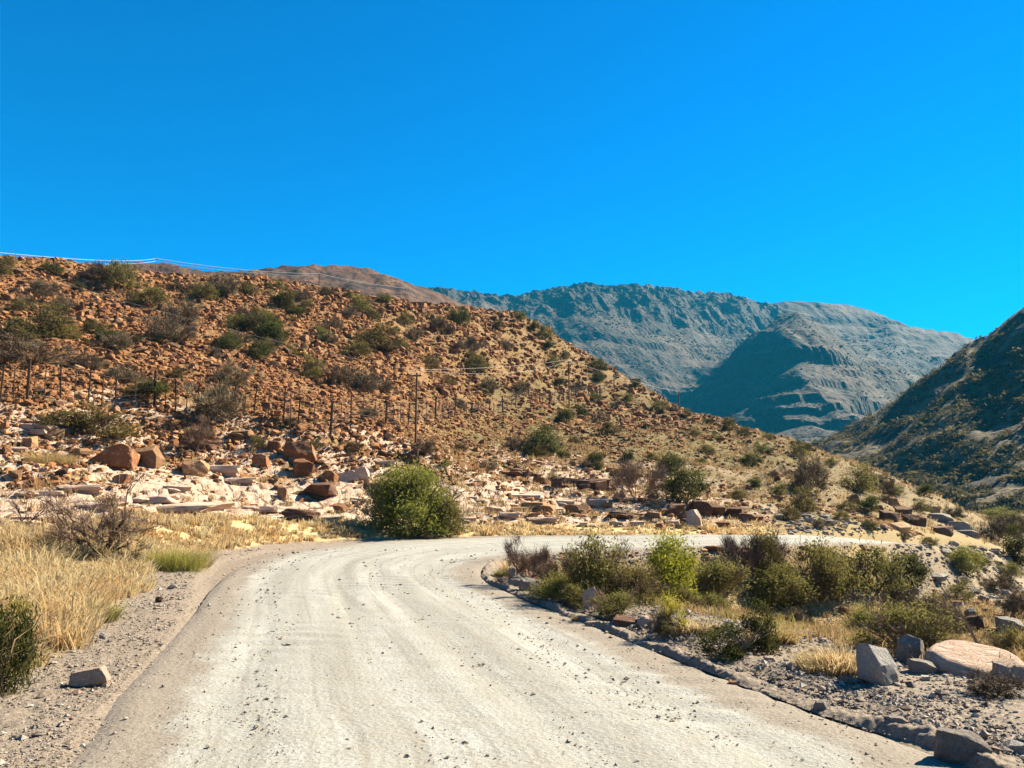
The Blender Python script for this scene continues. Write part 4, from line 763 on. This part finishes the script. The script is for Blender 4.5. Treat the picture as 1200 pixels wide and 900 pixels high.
S_ = [(50, 398, 78, 40, O), (40, 428, 82, 28, G), (100, 432, 42, 18, G), (112, 392, 30, 16, O), (62, 322, 22, 15, Dk), (52, 350, 32, 20, G), (72, 362, 30, 16, G), (30, 360, 26, 14, G), (143, 338, 46, 30, O), (116, 330, 36, 22, G), (172, 358, 42, 22, O), (195, 402, 52, 32, G), (216, 380, 46, 26, G), (236, 350, 36, 18, O), (262, 346, 34, 24, G),
      (276, 390, 30, 22, O), (304, 390, 50, 20, Dk), (292, 346, 26, 14, O), (5, 322, 20, 24, O), (140, 450, 50, 20, G), (170, 466, 58, 20, Dk), (125, 512, 88, 34, O), (70, 500, 60, 18, O), (248, 492, 64, 42, G), (276, 456, 46, 30, G), (204, 444, 26, 12, O), (236, 530, 38, 40, 'bare'), (330, 362, 30, 20, Dk), (354, 352, 20, 14, G), (312, 400, 36, 22, Dk),
      (425, 368, 30, 22, O), (408, 373, 20, 13, G), (392, 386, 20, 15, G), (438, 374, 22, 13, O), (475, 380, 22, 15, O), (388, 404, 22, 13, G), (440, 410, 46, 28, O), (456, 414, 28, 16, G), (417, 418, 34, 17, O), (470, 411, 20, 16, O), (367, 444, 30, 28, O), (396, 449, 28, 22, G), (428, 458, 36, 26, G), (450, 462, 28, 18, G), (484, 398, 24, 15, G), (500, 434, 26, 16, O),
      (511, 387, 22, 15, G), (536, 382, 26, 20, Dk), (555, 412, 24, 17, G), (558, 436, 32, 21, O), (582, 386, 16, 11, O), (592, 410, 18, 13, G), (575, 460, 28, 18, G), (538, 480, 18, 12, G), (525, 452, 20, 12, O), (450, 354, 22, 11, O), (500, 350, 20, 9, G), (470, 352, 14, 8, O), (385, 346, 22, 10, G), (410, 350, 16, 8, O), (600, 364, 14, 9, Dk), (555, 358, 16, 9, O), (610, 375, 14, 10, O), (625, 387, 12, 10, Dk),
      (640, 397, 20, 15, O), (642, 409, 16, 10, Dk), (648, 430, 18, 13, O), (661, 421, 12, 9, O), (700, 434, 26, 13, Dk), (702, 447, 18, 11, Dk), (654, 453, 14, 10, Dk), (675, 458, 20, 11, G), (745, 455, 13, 11, Dk), (697, 472, 18, 11, Dk), (660, 495, 24, 15, Dk), (683, 489, 16, 13, Dk), (703, 497, 20, 12, G), (772, 480, 20, 11, O), (803, 489, 16, 10, O), (855, 504, 18, 15, O), (872, 512, 18, 11, O), (611, 462, 24, 15, G), (720, 480, 16, 9, G), (735, 470, 14, 9, O), (830, 498, 14, 8, G), (900, 516, 14, 8, O),
      (638, 533, 54, 32, Dk), (604, 530, 28, 18, G), (672, 520, 16, 9, O), (785, 557, 42, 24, Dk), (803, 590, 50, 40, Dk), (750, 588, 62, 46, 'bare'), (735, 542, 15, 13, Dk), (880, 547, 26, 15, Dk), (716, 510, 22, 15, O), (728, 560, 20, 10, O), (765, 540, 18, 9, O), (690, 548, 18, 9, G), (820, 545, 16, 8, O), (650, 565, 18, 9, O), (570, 552, 24, 12, G), (540, 530, 22, 11, G), (497, 533, 22, 18, G), (520, 548, 16, 10, O), (430, 490, 26, 12, G), (340, 500, 22, 10, G), (415, 530, 22, 12, G), (370, 525, 20, 10, O), (303, 525, 20, 14, O),
      (945, 577, 52, 40, G), (943, 600, 32, 26, O), (1008, 577, 46, 30, O), (1032, 577, 28, 20, G), (1016, 600, 26, 18, Dk), (940, 530, 30, 13, Dk), (1052, 580, 20, 12, O), (1082, 580, 20, 12, Dk), (1103, 580, 28, 14, O), (1142, 592, 42, 18, Dk), (1176, 612, 50, 16, 'light'), (1165, 634, 50, 26, G), (1195, 628, 34, 24, G), (1132, 674, 38, 30, 'light'), (1120, 705, 44, 22, O), (1168, 694, 40, 20, G), (1090, 722, 46, 24, O), (1190, 722, 44, 28, G), (1060, 712, 40, 22, G), (1150, 662, 28, 14, O), (1180, 676, 30, 16, 'light'), (1020, 622, 22, 12, Dk), (1080, 600, 24, 14, O), (1120, 606, 24, 12, G), (990, 600, 22, 12, O), (1040, 590, 20, 10, G), (1194, 664, 30, 44, Dk), (912, 580, 20, 12, O), (960, 620, 20, 10, G), (985, 610, 18, 10, O), (905, 560, 18, 9, G), (975, 545, 16, 9, O), (925, 610, 22, 14, O), (865, 585, 24, 12, O), (1090, 640, 18, 10, O), (1060, 633, 16, 9, G)]
for a in S_: put_shrub(*a)
rg_ = np.random.default_rng(77); cnt = 0
while cnt < 85:
    px, py = rg_.uniform(0, 1000), rg_.uniform(335, 600); py = py if px > 560 else 335 + (py - 335) * .33; p_ = hit(px, py)
    if p_ is None or p_.y > 200 or p_.y < 44 or p_.z < 2.2 or (px < 720 and 425 < py < 520) or fbm(p_.x * .06, p_.y * .06, 2, 9) < -.15: continue
    w_ = rg_.uniform(1.0, 2.6) * F / p_.y; put_shrub(px, py, max(w_, 7), max(w_, 7) * rg_.uniform(.45, .7), (O, O, G, Dk)[int(rg_.integers(4))]); cnt += 1
T_ = [(484, 627, 92, 72, 'hero', 'big dense green bush beside the outside of the bend', 0), (526, 630, 40, 40, 'light', 'lower pale green right-hand part-bush beside the big green bush', 0),
      (617, 684, 62, 54, 'bare', 'leafless pinkish shrub at the tip of the bend', 0), (655, 694, 60, 58, 'bare', 'second leafless shrub with upright twigs inside the bend', 1), (700, 704, 66, 76, 'mixed', 'tall brown-stemmed bush with olive top inside the bend', 0), (652, 704, 58, 34, 'light', 'low light green bush behind the roadside white stones', 1),
      (742, 708, 60, 50, 'mixed', 'greyish olive bush left of the round bright green one', 1), (785, 704, 64, 78, 'bright', 'rounded bright green leafy bush in front of the far road', 0), (843, 704, 66, 52, 'mixed', 'grey-olive bush right of the rounded bright green one', 2), (897, 668, 52, 50, 'mixed', 'green-brown bush reaching up in front of the far road', 1), (868, 676, 48, 50, 'bare', 'leafless pinkish bush against the far road', 2),
      (915, 712, 74, 50, 'light', 'low feathery light green mound inside the bend', 0), (958, 700, 62, 66, 'mixed', 'dark olive bush just right of the light green mound', 0), (988, 696, 56, 54, 'olive', 'brown-olive bush in the row below the far road', 1), (1030, 692, 66, 54, 'olive', 'wide olive bush in the row below the far road', 2), (1062, 688, 50, 42, 'dark', 'rightmost dark bush in the row below the far road', 1),
      (789, 743, 38, 42, 'yellow', 'small bright yellow shrub behind the windrow', 0), (775, 746, 34, 30, 'grey', 'tan wispy shrub at the left of the yellow one', 0), (806, 716, 34, 30, 'olive', 'small olive shrub below the rounded green bush', 3), (832, 722, 40, 26, 'mixed', 'low olive shrub between yellow shrub and green mound', 0), (847, 770, 62, 34, 'dark', 'dark spiny bush casting shade on the gravel windrow', 2),
      (888, 764, 48, 52, 'dark', 'upright dark spiny bush with dead twigs beside the windrow', 3), (1062, 766, 96, 56, 'mixed', 'large hazy grey-green bush behind the large pale block', 1), (1022, 748, 60, 36, 'light', 'pale green bush left of the large hazy one', 1), (1100, 745, 60, 34, 'grey', 'grey twiggy bush behind the pink slab', 1),
      (8, 812, 66, 92, 'dark', 'dark green bush cut off by the left picture edge', 0),  (760, 706, 40, 30, 'olive', 'low olive shrub under the rounded green bush', 0), (680, 712, 46, 28, 'olive', 'low olive shrub behind the marker stone', 2),
      (720, 722, 50, 30, 'mixed', 'brown-olive shrub right of the marker stone', 2), (30, 745, 60, 38, 'yellow', 'straw-coloured bush in the grass at far left', 0), (935, 735, 36, 20, 'grey', 'low dry bush above the golden tussock', 2), (1185, 775, 50, 34, 'mixed', 'thin bush on the pink slab end at the right edge', 0), (1170, 815, 60, 24, 'grey', 'low grey wispy bush in front of the pink slab', 3)]
for px, py, w, h, k, lb, vr in T_: put_shrub(px, py, w, h * (.88 if px > 560 and py < 730 else 1), k, lb, var=vr, depth=0.9, group='shrubs beside the road')
# the bare thorn tree on the left verge
def woody(name, px, py, wpx, hpx, seed, mains, depth, r, label, mats, leaves=0, cat='tree'):
    p = hit(px, py); rg = np.random.default_rng(seed); W = wpx * p.y / F; H = hpx * p.y / F
    lines, tips = branch_tree(rg, mains, depth, r=r, curve=0.13, up=0.8)
    A = Acc(); [A.add(*tube(q, a, b, 4 if a > r * .6 else 3)) for q, a, b in lines if a >= r * 0.45]; B = Acc(); [B.add(*tube(q, a, b)) for q, a, b in lines if a < r * 0.45]
    n = 5200 if leaves else 1200; k = rg.integers(0, len(tips), n); p0 = tips[k] + rg.normal(size=(n, 3)) * .03; dr = rg.normal(size=(n, 3)) + [0, 0, .6] + p0 * 2; dr /= np.linalg.norm(dr, axis=1)[:, None]
    sd_ = np.cross(dr, rg.normal(size=(n, 3))); sd_ /= np.linalg.norm(sd_, axis=1)[:, None]; Lw = rg.uniform(.03, .10, n)[:, None]; wd = .0028
    B.add(np.stack([p0 - sd_ * wd, p0 + sd_ * wd, p0 + dr * Lw + sd_ * wd * .4, p0 + dr * Lw - sd_ * wd * .4], 1).reshape(-1, 3), np.arange(n * 4).reshape(-1, 4))
    acc = [A, B]
    if leaves:
        L_ = Acc(); k = rg.integers(0, len(tips), leaves); pp = tips[k] + rg.normal(size=(leaves, 3)) * .035; sel_ = pp[:, 0] > -0.1; pp = pp[sel_]; v, f = quads(pp, .018, rg); L_.add(v, f, np.repeat(rg.uniform(0, 1, len(pp)), 4)); acc.append(L_)
    norm_fit(acc)
    e = link(name, None, None, p, (0, 0, 0), (W, W * .8, H)); tag(e, label, cat)
    link('trunk', A.build('trunk', M[mats[0]]), e); link('twigs', B.build('twigs', M[mats[1]]), e)
    if leaves: link('foliage', L_.build('foliage', M['leaf_olive']), e)
woody('thorn_tree', 106, 652, 160, 88, 5, 11, 3, 0.022, 'spreading half-bare thorn tree standing in golden grass at left', ('bark', 'twig_pink'), 900)
woody('thorn_tree', 40, 622, 90, 40, 8, 8, 3, 0.018, 'low leafless thorn bush left of the spreading thorn tree', ('bark', 'twig_pink'), 0)
# dead branch by the pink slab
p = hit(1155, 778); s = p.y / F
b = Acc(); 
def bl(pts, r0, r1): b.add(*tube([(px_ * s, dy_, -py_ * s) for px_, py_, dy_ in pts], r0, r1, 5))
bl([(0, 0, 0), (-6, -20, .03), (-13, -38, .05), (-17, -46, .05)], .022, .014); bl([(-17, -46, .05), (-27, -50, 0), (-42, -58, -.05)], .012, .005)
bl([(-17, -46, .05), (-27, -62, .1), (-36, -78, .12), (-42, -88, .1)], .012, .004); bl([(-13, -40, .05), (-22, -60, .1), (-24, -68, .1)], .008, .003); bl([(-6, -20, .03), (2, -34, 0), (4, -46, 0)], .007, .002)
tag(link('dead_branch', b.build('dead_branch', M['bark_dead']), None, p), 'bare forked dead branch standing beside the pink slab', 'branch')
# dead sticks arching out of the spiny bush
p = hit(870, 768); s = p.y / F; b = Acc(); rg = np.random.default_rng(3)
for k in range(16):
    a = rg.uniform(-1.2, 1.0); L = rg.uniform(25, 62); tt_ = np.linspace(0, 1, 6); bl([(math.sin(a) * L * t, -math.cos(a) * L * t * (1 - .25 * t) - 4, rg.uniform(-.1, .1) * t) for t in tt_], .007, .002)
tag(link('dead_twigs', b.build('dead_twigs', M['bark_dead']), None, p), 'thin pale dead stems arching out of the dark spiny bushes', 'branch')
flush_labels(); pending.clear(); trim_labels()
print('shrubs done')
# ------------------------------------------------------------------ grass (stuff): blades joined
def blades(name, x, y, z, nper, hgt, spread, mat, label, lean=0.35, wid=0.006, kind='stuff'):
    n = len(x); X_ = np.repeat(x, nper); Y_ = np.repeat(y, nper); Z_ = np.repeat(z, nper); H_ = np.repeat(hgt, nper) * rng.uniform(.55, 1.15, n * nper); m_ = n * nper
    a = rng.uniform(0, 6.283, m_); rr = rng.uniform(0, 1, m_) ** .7 * np.repeat(hgt, nper) * spread; bx, by = X_ + np.cos(a) * rr, Y_ + np.sin(a) * rr
    la = a + rng.normal(0, .8, m_); le = rng.uniform(.1, lean * 2, m_) * H_; tx, ty = bx + np.cos(la) * le, by + np.sin(la) * le
    w = wid * (0.6 + Y_ / 22); wa = rng.uniform(0, 6.28, m_); wx, wy = np.cos(wa) * w, np.sin(wa) * w
    mx, my, mz = bx * .6 + tx * .4, by * .6 + ty * .4, Z_ + H_ * .62
    V = np.stack([np.stack([bx - wx, by - wy, Z_ - .03], 1), np.stack([bx + wx, by + wy, Z_ - .03], 1), np.stack([mx - wx * .8, my - wy * .8, mz], 1), np.stack([mx + wx * .8, my + wy * .8, mz], 1), np.stack([tx, ty, Z_ + H_ * (1 - .25 * lean)], 1)], 1).reshape(-1, 3)
    f = (np.arange(m_)[:, None, None] * 5 + np.array([[0, 1, 3], [0, 3, 2], [2, 3, 4]])[None]).reshape(-1, 3); tv = np.clip(np.repeat(rng.uniform(-.1, .75, n) + .5 * fbm(x * .9, y * .9, 3, 88), nper) + rng.uniform(0, .5, m_), 0, 1)
    return mesh(name, V, f, [M[mat]], False, None, {'tint': ('FLOAT', np.repeat(tv, 5))})
def S(f_): return f_
x, y = sample_polar(90000, 8, 60, -34, 16, 0.5); z = gh(x, y); d = gh(x, y, DD); sd = gh(x, y, SD); n_ = fbm(x * .35, y * .35, 3, 201); pxx = 600 + F * x / y
edge = 1.15 + 0.5 * n_ + 0.03 * np.clip(13 - y, 0, 13)
wide = np.where(y < 27, 9 + 0 * y, np.where(y < 36, 4.2, 2.2)) + 1.2 * n_
ok = (sd < 0) & (d > edge - (edge - .55) * sst(22, 34, y)) & (d < wide + 1.5) & (rng.uniform(0, 1, len(x)) < (0.95 * sst(-.35, .25, fbm(x * .8, y * .8, 3, 401) + .15) * sst(wide + 1.5, wide - 1.5, d)))
x, y, z, d, n_ = x[ok], y[ok], z[ok], d[ok], n_[ok]; k = rng.permutation(len(x))[:10500]; x, y, z, n_ = x[k], y[k], z[k], n_[k]
me = blades('dry_grass', x, y, z, 16, (0.17 + 0.10 * n_ + 0.08 * (y < 28)) * np.exp(rng.normal(0, .38, len(x))) * (1 + .35 * fbm(x * 1.7, y * 1.7, 2, 77)), .5, 'grass_gold', '', .6, .0085)
tag(link('dry_grass', me), 'golden dry grass along the left verge and foot of the bank', kind='stuff')
# sparse bunch grass over slopes
x, y = sample_polar(70000, 11, 190, -36, 44, 0.7); z = gh(x, y); d = gh(x, y, DD); sd = gh(x, y, SD); n_ = fbm(x * .2, y * .2, 3, 207); pxx = 600 + F * x / y
pr = np.where(sd > 0, 0.7 * sst(1.8, 3.2, d - 2.0 * sst(12, 6, y)), np.where(pxx < 480, .16, .55) * sst(1, 2.5, d)) * sst(-.6, .3, n_)
ok = (d > .9) & (rng.uniform(0, 1, len(x)) < pr) & visible(x, y, z + .3); x, y, z, n_ = x[ok], y[ok], z[ok], n_[ok]; k = rng.permutation(len(x))[:12500]; x, y, z, n_ = x[k], y[k], z[k], n_[k]
me = blades('bunch_grass', x, y, z, 8, (0.24 + .05 * n_) * (0.75 + y / 90) * rng.uniform(.6, 1.3, len(x)), .55, 'grass_dry', '', .5, .007)
tag(link('bunch_grass', me), 'sparse yellow-brown bunch grass dotted over the slopes', kind='stuff')
k = rng.permutation(len(x))[:1500]
x, y = sample_polar(2500, 10, 70, -33, 30, 0.5); z = gh(x, y); d = gh(x, y, DD); ok = (d > 1.7) & (fbm(x * .5, y * .5, 2, 300) > .2); x, y, z = x[ok], y[ok], z[ok]
tag(link('green_grass', blades('green_grass', x, y, z, 14, .28 * rng.uniform(.6, 1.2, len(x)), .4, 'grass_green', '', .3, .005)), 'patches of yellow-green grass among the dry grass', kind='stuff')
# individual tussocks
def tussock(px, py, w, h, label, mat='grass_gold'):
    p = hit(px, py); W = w * p.y / F; H = h * p.y / F; n = max(6, int(w / 3)); rr_ = np.sqrt(rng.uniform(0, 1, n)); aa_ = rng.uniform(0, 6.28, n)
    xs = np.cos(aa_) * rr_ * .42 * W; ys = np.sin(aa_) * rr_ * .28 * W; me = blades('grass_tussock', xs, ys, xs * 0, 110, H * (1.1 - .75 * rr_**2) * rng.uniform(.6, 1.1, n), .5, mat, '', .95, .008)
    tag(link('grass_tussock', me, None, p), label, 'grass tussock')
tussock(975, 786, 84, 36, 'golden tussock mound beside the large pale block'); tussock(601, 672, 13, 26, 'straw tussock with green base at the tip of the bend'); tussock(587, 676, 14, 10, 'small green tussock at the tip of the bend', 'grass_green')
tussock(815, 745, 60, 22, 'yellow-gold tussocks right of the yellow shrub'); tussock(1010, 720, 50, 18, 'dry yellow tussock below the dark bush row'); tussock(690, 728, 40, 10, 'low straw tussock in front of the marker stone', 'grass_dry'); tussock(905, 752, 60, 26, 'dry orange tussock behind the upright spiny bush', 'grass_dry')
tussock(207, 668, 62, 42, 'yellowish green tussock beside the road in the left verge', 'grass_green'); tussock(225, 664, 40, 34, 'straw and green tussock right of the yellowish green one'); tussock(118, 728, 30, 28, 'small green tuft at the edge of the left shoulder', 'grass_green')
tussock(60, 545, 60, 28, 'straw-yellow tussock among the boulders at left', 'grass_dry')
# dark clumps over the shaded hill
x, y = sample_polar(30000, 215, 480, 17, 34, 0.8)
def gf(x, y):
    a = np.arctan2(x, y); r = np.hypot(x, y); nv = int((AZF <= R(36) + 1e-9).sum()); ai = np.clip((a + R(36)) / R(72) * (nv - 1), 0, nv - 1.001); ri = np.interp(r, RRF, np.arange(len(RRF)))
    i = np.clip(ri.astype(int), 0, len(RRF) - 2); j = ai.astype(int); u = ri - i; v = ai - j
    return Zfg[i, j] * (1 - u) * (1 - v) + Zfg[i + 1, j] * u * (1 - v) + Zfg[i, j + 1] * (1 - u) * v + Zfg[i + 1, j + 1] * u * v
z = gf(x, y); ok = fbm(x / 22, y / 22, 3, 44) > -.25; x, y, z = x[ok][:12000], y[ok][:12000], z[ok][:12000]
cl = []
for i in range(6):
    rg = np.random.default_rng(60 + i); v, f = quads(rg.normal(size=(10, 3)) * [.3, .3, .2] + [0, 0, .35], .55, rg, 1.2); cl.append((v, f))
s = np.clip(1.15 * np.exp(rng.normal(0, .55, len(x))), .5, 4.5)
joined('hillside_scrub', cl, np.stack([x, y, z], 1), np.stack([s, s, s * .7], 1), rng.uniform(0, 6.3, len(s)), rng.uniform(0, 1, len(s)), M['leaf_scrub'], 'dark scrub covering the shaded right-hand hillside', 0.1)
x, y = sample_polar(16000, 850, 2300, -12, 33); z = gf(x, y); okm = fbm(x / 90, y / 90, 3, 46) > -.3; x, y, z = x[okm][:11000], y[okm][:11000], z[okm][:11000]
s = np.clip(2.6 * np.exp(rng.normal(0, .4, len(x))), 1.4, 7) * (y / 1500)
joined('mountain_scrub', o6, np.stack([x, y, z + .5], 1), np.stack([s * 1.3, s, s * .8], 1), rng.uniform(0, 6.3, len(s)), rng.uniform(0, .6, len(s)), M['leaf_scrub'], 'dark scrub dotted over the far mountain slopes', 0.1)
print('grass done')
# ------------------------------------------------------------------ fence
def bar(p0, p1, r, sides=5, r1=None): return tube(np.array([p0, p1], float), r, r if r1 is None else r1, sides)
def seg_obj(name, p0, p1, r, mat, parent, sides=5, r1=None):
    a = Acc(); o_ = Vector(p0); v, f = bar((0, 0, 0), tuple(Vector(p1) - o_), r, sides, r1); a.add(v, f)
    return link(name, a.build(name, mat), parent, o_ - (parent.location if parent else Vector()))
fp = [(-60, 470, 44), (0, 462, 45), (32, 461, 46), (71, 466, 47.5), (103, 469, 49), (135, 471, 50), (181, 477, 52), (206, 480, 52.5), (231, 482, 53), (276, 485, 54), (297, 487, 54), (332, 493, 53.5), (349, 496, 53), (387, 509, 53), (411, 500, 57), (451, 503, 66), (478, 499, 74), (510, 494, 84), (533, 490, 94), (553, 488, 104), (573, 487, 113), (589, 485, 122), (604, 481, 128), (619, 478, 135), (632, 476, 140), (644, 474, 145), (660, 472, 152), (675, 469, 158), (690, 466, 164), (703, 463, 168), (720, 463, 174)]
thick = {181, 387, 451, 510, 553, 589, 619, 644, 703, 32}
fence = link('wire_fence', None, None, P(181, 477, 52)); tag(fence, 'long wire fence with dark posts crossing the foot of the rocky hill', 'fence')
fence.location = Vector(fence.location)
pts = []
for px, py, D in fp:
    r_ = ray(px, py); x_ = r_[0] * D; pts.append((x_, D, float(gh(x_, D)[0]), px in thick))
HF = 2.35; tops = []
for k, (x_, y_, z_, th) in enumerate(pts):
    ln = rng.uniform(-.10, .18); h_ = HF if th else HF * .88
    seg_obj('post' if th else 'thin_post', (x_, y_, z_ - .3), (x_ + ln, y_, z_ + h_), .06 + y_ / 2600 if th else .032 + y_ / 3200, M['post'], fence)
    tops.append((x_, y_, z_))
    if k + 1 < len(pts):                                     # droppers between posts
        x2, y2, z2, _ = pts[k + 1]; nd = 1 if y_ < 55 else 2
        for q in range(nd):
            w = (q + 1) / (nd + 1); xm, ym = x_ * (1 - w) + x2 * w, y_ * (1 - w) + y2 * w; zm = float(gh(xm, ym)[0])
            seg_obj('dropper', (xm, ym, zm + .1), (xm + rng.uniform(-.05, .05), ym, zm + HF * .8), .018 + y_ / 4500, M['post'], fence, 4)
for hh in (.25, .6, .95, 1.3, 1.65, 2.0):
    a = Acc(); ln = np.array([(x_, y_, z_ + hh) for x_, y_, z_ in tops]) - np.array(fence.location); a.add(*tube(ln, .009, .02, 3)); link('wire', a.build('wire', M['fwire']), fence)
# ------------------------------------------------------------------ telephone poles and wires
def pole(px, py, D, hpx, label, r=.10, arm=0.0, zbase=None):
    r_ = ray(px, py); x_ = r_[0] * D; z_ = float(gh(x_, D)[0]) if zbase is None else zbase; top = P(px, py - hpx, D)[2]; H = top - z_
    e = link('utility_pole', None, None, (x_, D, z_ - .2)); tag(e, label, 'pole', 'poles of the telephone line')
    A = Acc(); A.add(*tube(np.array([(0, 0, 0), (0.0, 0, (H + .2) * .5), (0.02, 0, H + .2)]), r, r * .8, 8)); link('shaft', A.build('shaft', M['pole']), e)
    A = Acc(); A.add(*bar((-.35, -r, H), (.35, -r, H), .05 + r * .2, 4)); link('crossarm', A.build('crossarm', M['pole']), e)
    for s_ in (-1, 1): A = Acc(); A.add(*tube(np.array([(s_ * .3, -r, H + .03), (s_ * .3, -r, H + .2)]), .05, .03, 6)); link('insulator', A.build('insulator', M['porcelain']), e)
    return Vector((x_, D, top))
def wire(a, b_, sag, label, r0=.012, r1=.012, off=(0, 0, 0), name='overhead_wire'):
    a = Vector(a) + Vector(off); b_ = Vector(b_) + Vector(off); n = 24; q = np.array([tuple(a.lerp(b_, t) - Vector((0, 0, sag * 4 * t * (1 - t)))) for t in np.linspace(0, 1, n)])
    A = Acc(); A.add(*tube(q - q[0], r0, r1, 4)); tag(link(name, A.build(name, M['wire']), None, tuple(q[0])), label, 'wire', 'overhead wires')
pA = pole(487, 524, 58, 87, 'tall wooden pole standing in front of the fence', .085)
pB = pole(667, 479, 128, 56, 'thinner wooden pole on the right flank of the hill', .11)
pC = pole(796, 486, 172, 26, 'small far pole where the hill meets the mountains', .13)
wire(pA, pB, .3, 'upper wire from the tall front pole to the flank pole', .007, .012, (-.3, 0, .2)); wire(pA, pB, .9, 'lower wire from the tall front pole to the flank pole', .006, .010, (.3, 0, .15))
wire(pB, pC, .5, 'wire from the flank pole to the small far pole', .012, .014, (0, 0, .2))
pL = Vector(P(-60, 290, 60)); wire(pA, pL, .6, 'single wire rising left from the tall front pole across the scree', .006, .006, (0, 0, .1))
# high line: wires from above left to poles on the brown ridge
def zf(px, D): r_ = ray(px, 400); return float(gf(np.array([r_[0] * D]), np.array([D]))[0])
hp = []
for px, pyt, D in ((178, 303, 380), (372, 321, 420), (474, 338, 440)):
    zb = zf(px, D); tz = P(px, pyt, D)[2]; zb = min(zb, tz - 4); x_ = ray(px, 400)[0] * D
    e = link('utility_pole', None, None, (x_, D, zb - .3)); tag(e, {178: 'distant pole on the brown ridge, left one', 372: 'distant pole on the brown ridge, middle one', 474: 'distant pole on the brown ridge, right one'}[px], 'pole', 'far poles of the high line')
    A = Acc(); A.add(*tube(np.array([(0, 0, 0), (0, 0, (tz - zb) + .3)]), .17, .13, 6)); link('shaft', A.build('shaft', M['pole']), e)
    A = Acc(); A.add(*bar((-1.0, 0, tz - zb), (1.0, 0, tz - zb), .1, 4)); link('crossarm', A.build('crossarm', M['pole']), e); hp.append(Vector((x_, D, tz)))
for k, (yl, off) in enumerate(((294, 0.0), (301, -1.2))):
    st_ = P(-40, yl - 2, 95)
    wire(st_, hp[0] + Vector((0, 0, off)), 1.2, ('upper' if k == 0 else 'lower') + ' bright wire crossing the sky at the left hilltop', .02, .065)
    wire(hp[0] + Vector((0, 0, off)), hp[1] + Vector((0, 0, off)), 1.5, ('upper' if k == 0 else 'lower') + ' bright wire along the brown ridge', .13, .13)
    wire(hp[1] + Vector((0, 0, off)), hp[2] + Vector((0, 0, off)), .6, ('upper' if k == 0 else 'lower') + ' bright wire at the right end of the brown ridge', .13, .13)
# ------------------------------------------------------------------ air
hz = N('haze_air'); hz.t.nodes.remove(hz.b); pv = hz.n('VolumePrincipled'); pv.inputs['Color'].default_value = (0.025, 0.42, 0.72, 1); pv.inputs['Density'].default_value = 0.00010; pv.inputs['Anisotropy'].default_value = 0.0
hz.l(pv.outputs[0], hz.out.inputs['Volume'])
x0, x1, y0, y1, z0, z1 = -4720, 4720, -4720, 4720, -60, 580
v = np.array([(a, b_, c) for a in (x0, x1) for b_ in (y0, y1) for c in (z0, z1)]); f = np.array([(0, 1, 3, 2), (4, 6, 7, 5), (0, 4, 5, 1), (2, 3, 7, 6), (0, 2, 6, 4), (1, 5, 7, 3)])
tag(link('haze', mesh('haze', v, f, [hz.m])), 'pale blue haze filling the valley air', kind='stuff')
print('tris', sum(len(m_.polygons) * (2 if len(m_.polygons) and m_.polygons[0].loop_total == 4 else 1) for m_ in bpy.data.meshes), 'objects', len(bpy.data.objects))
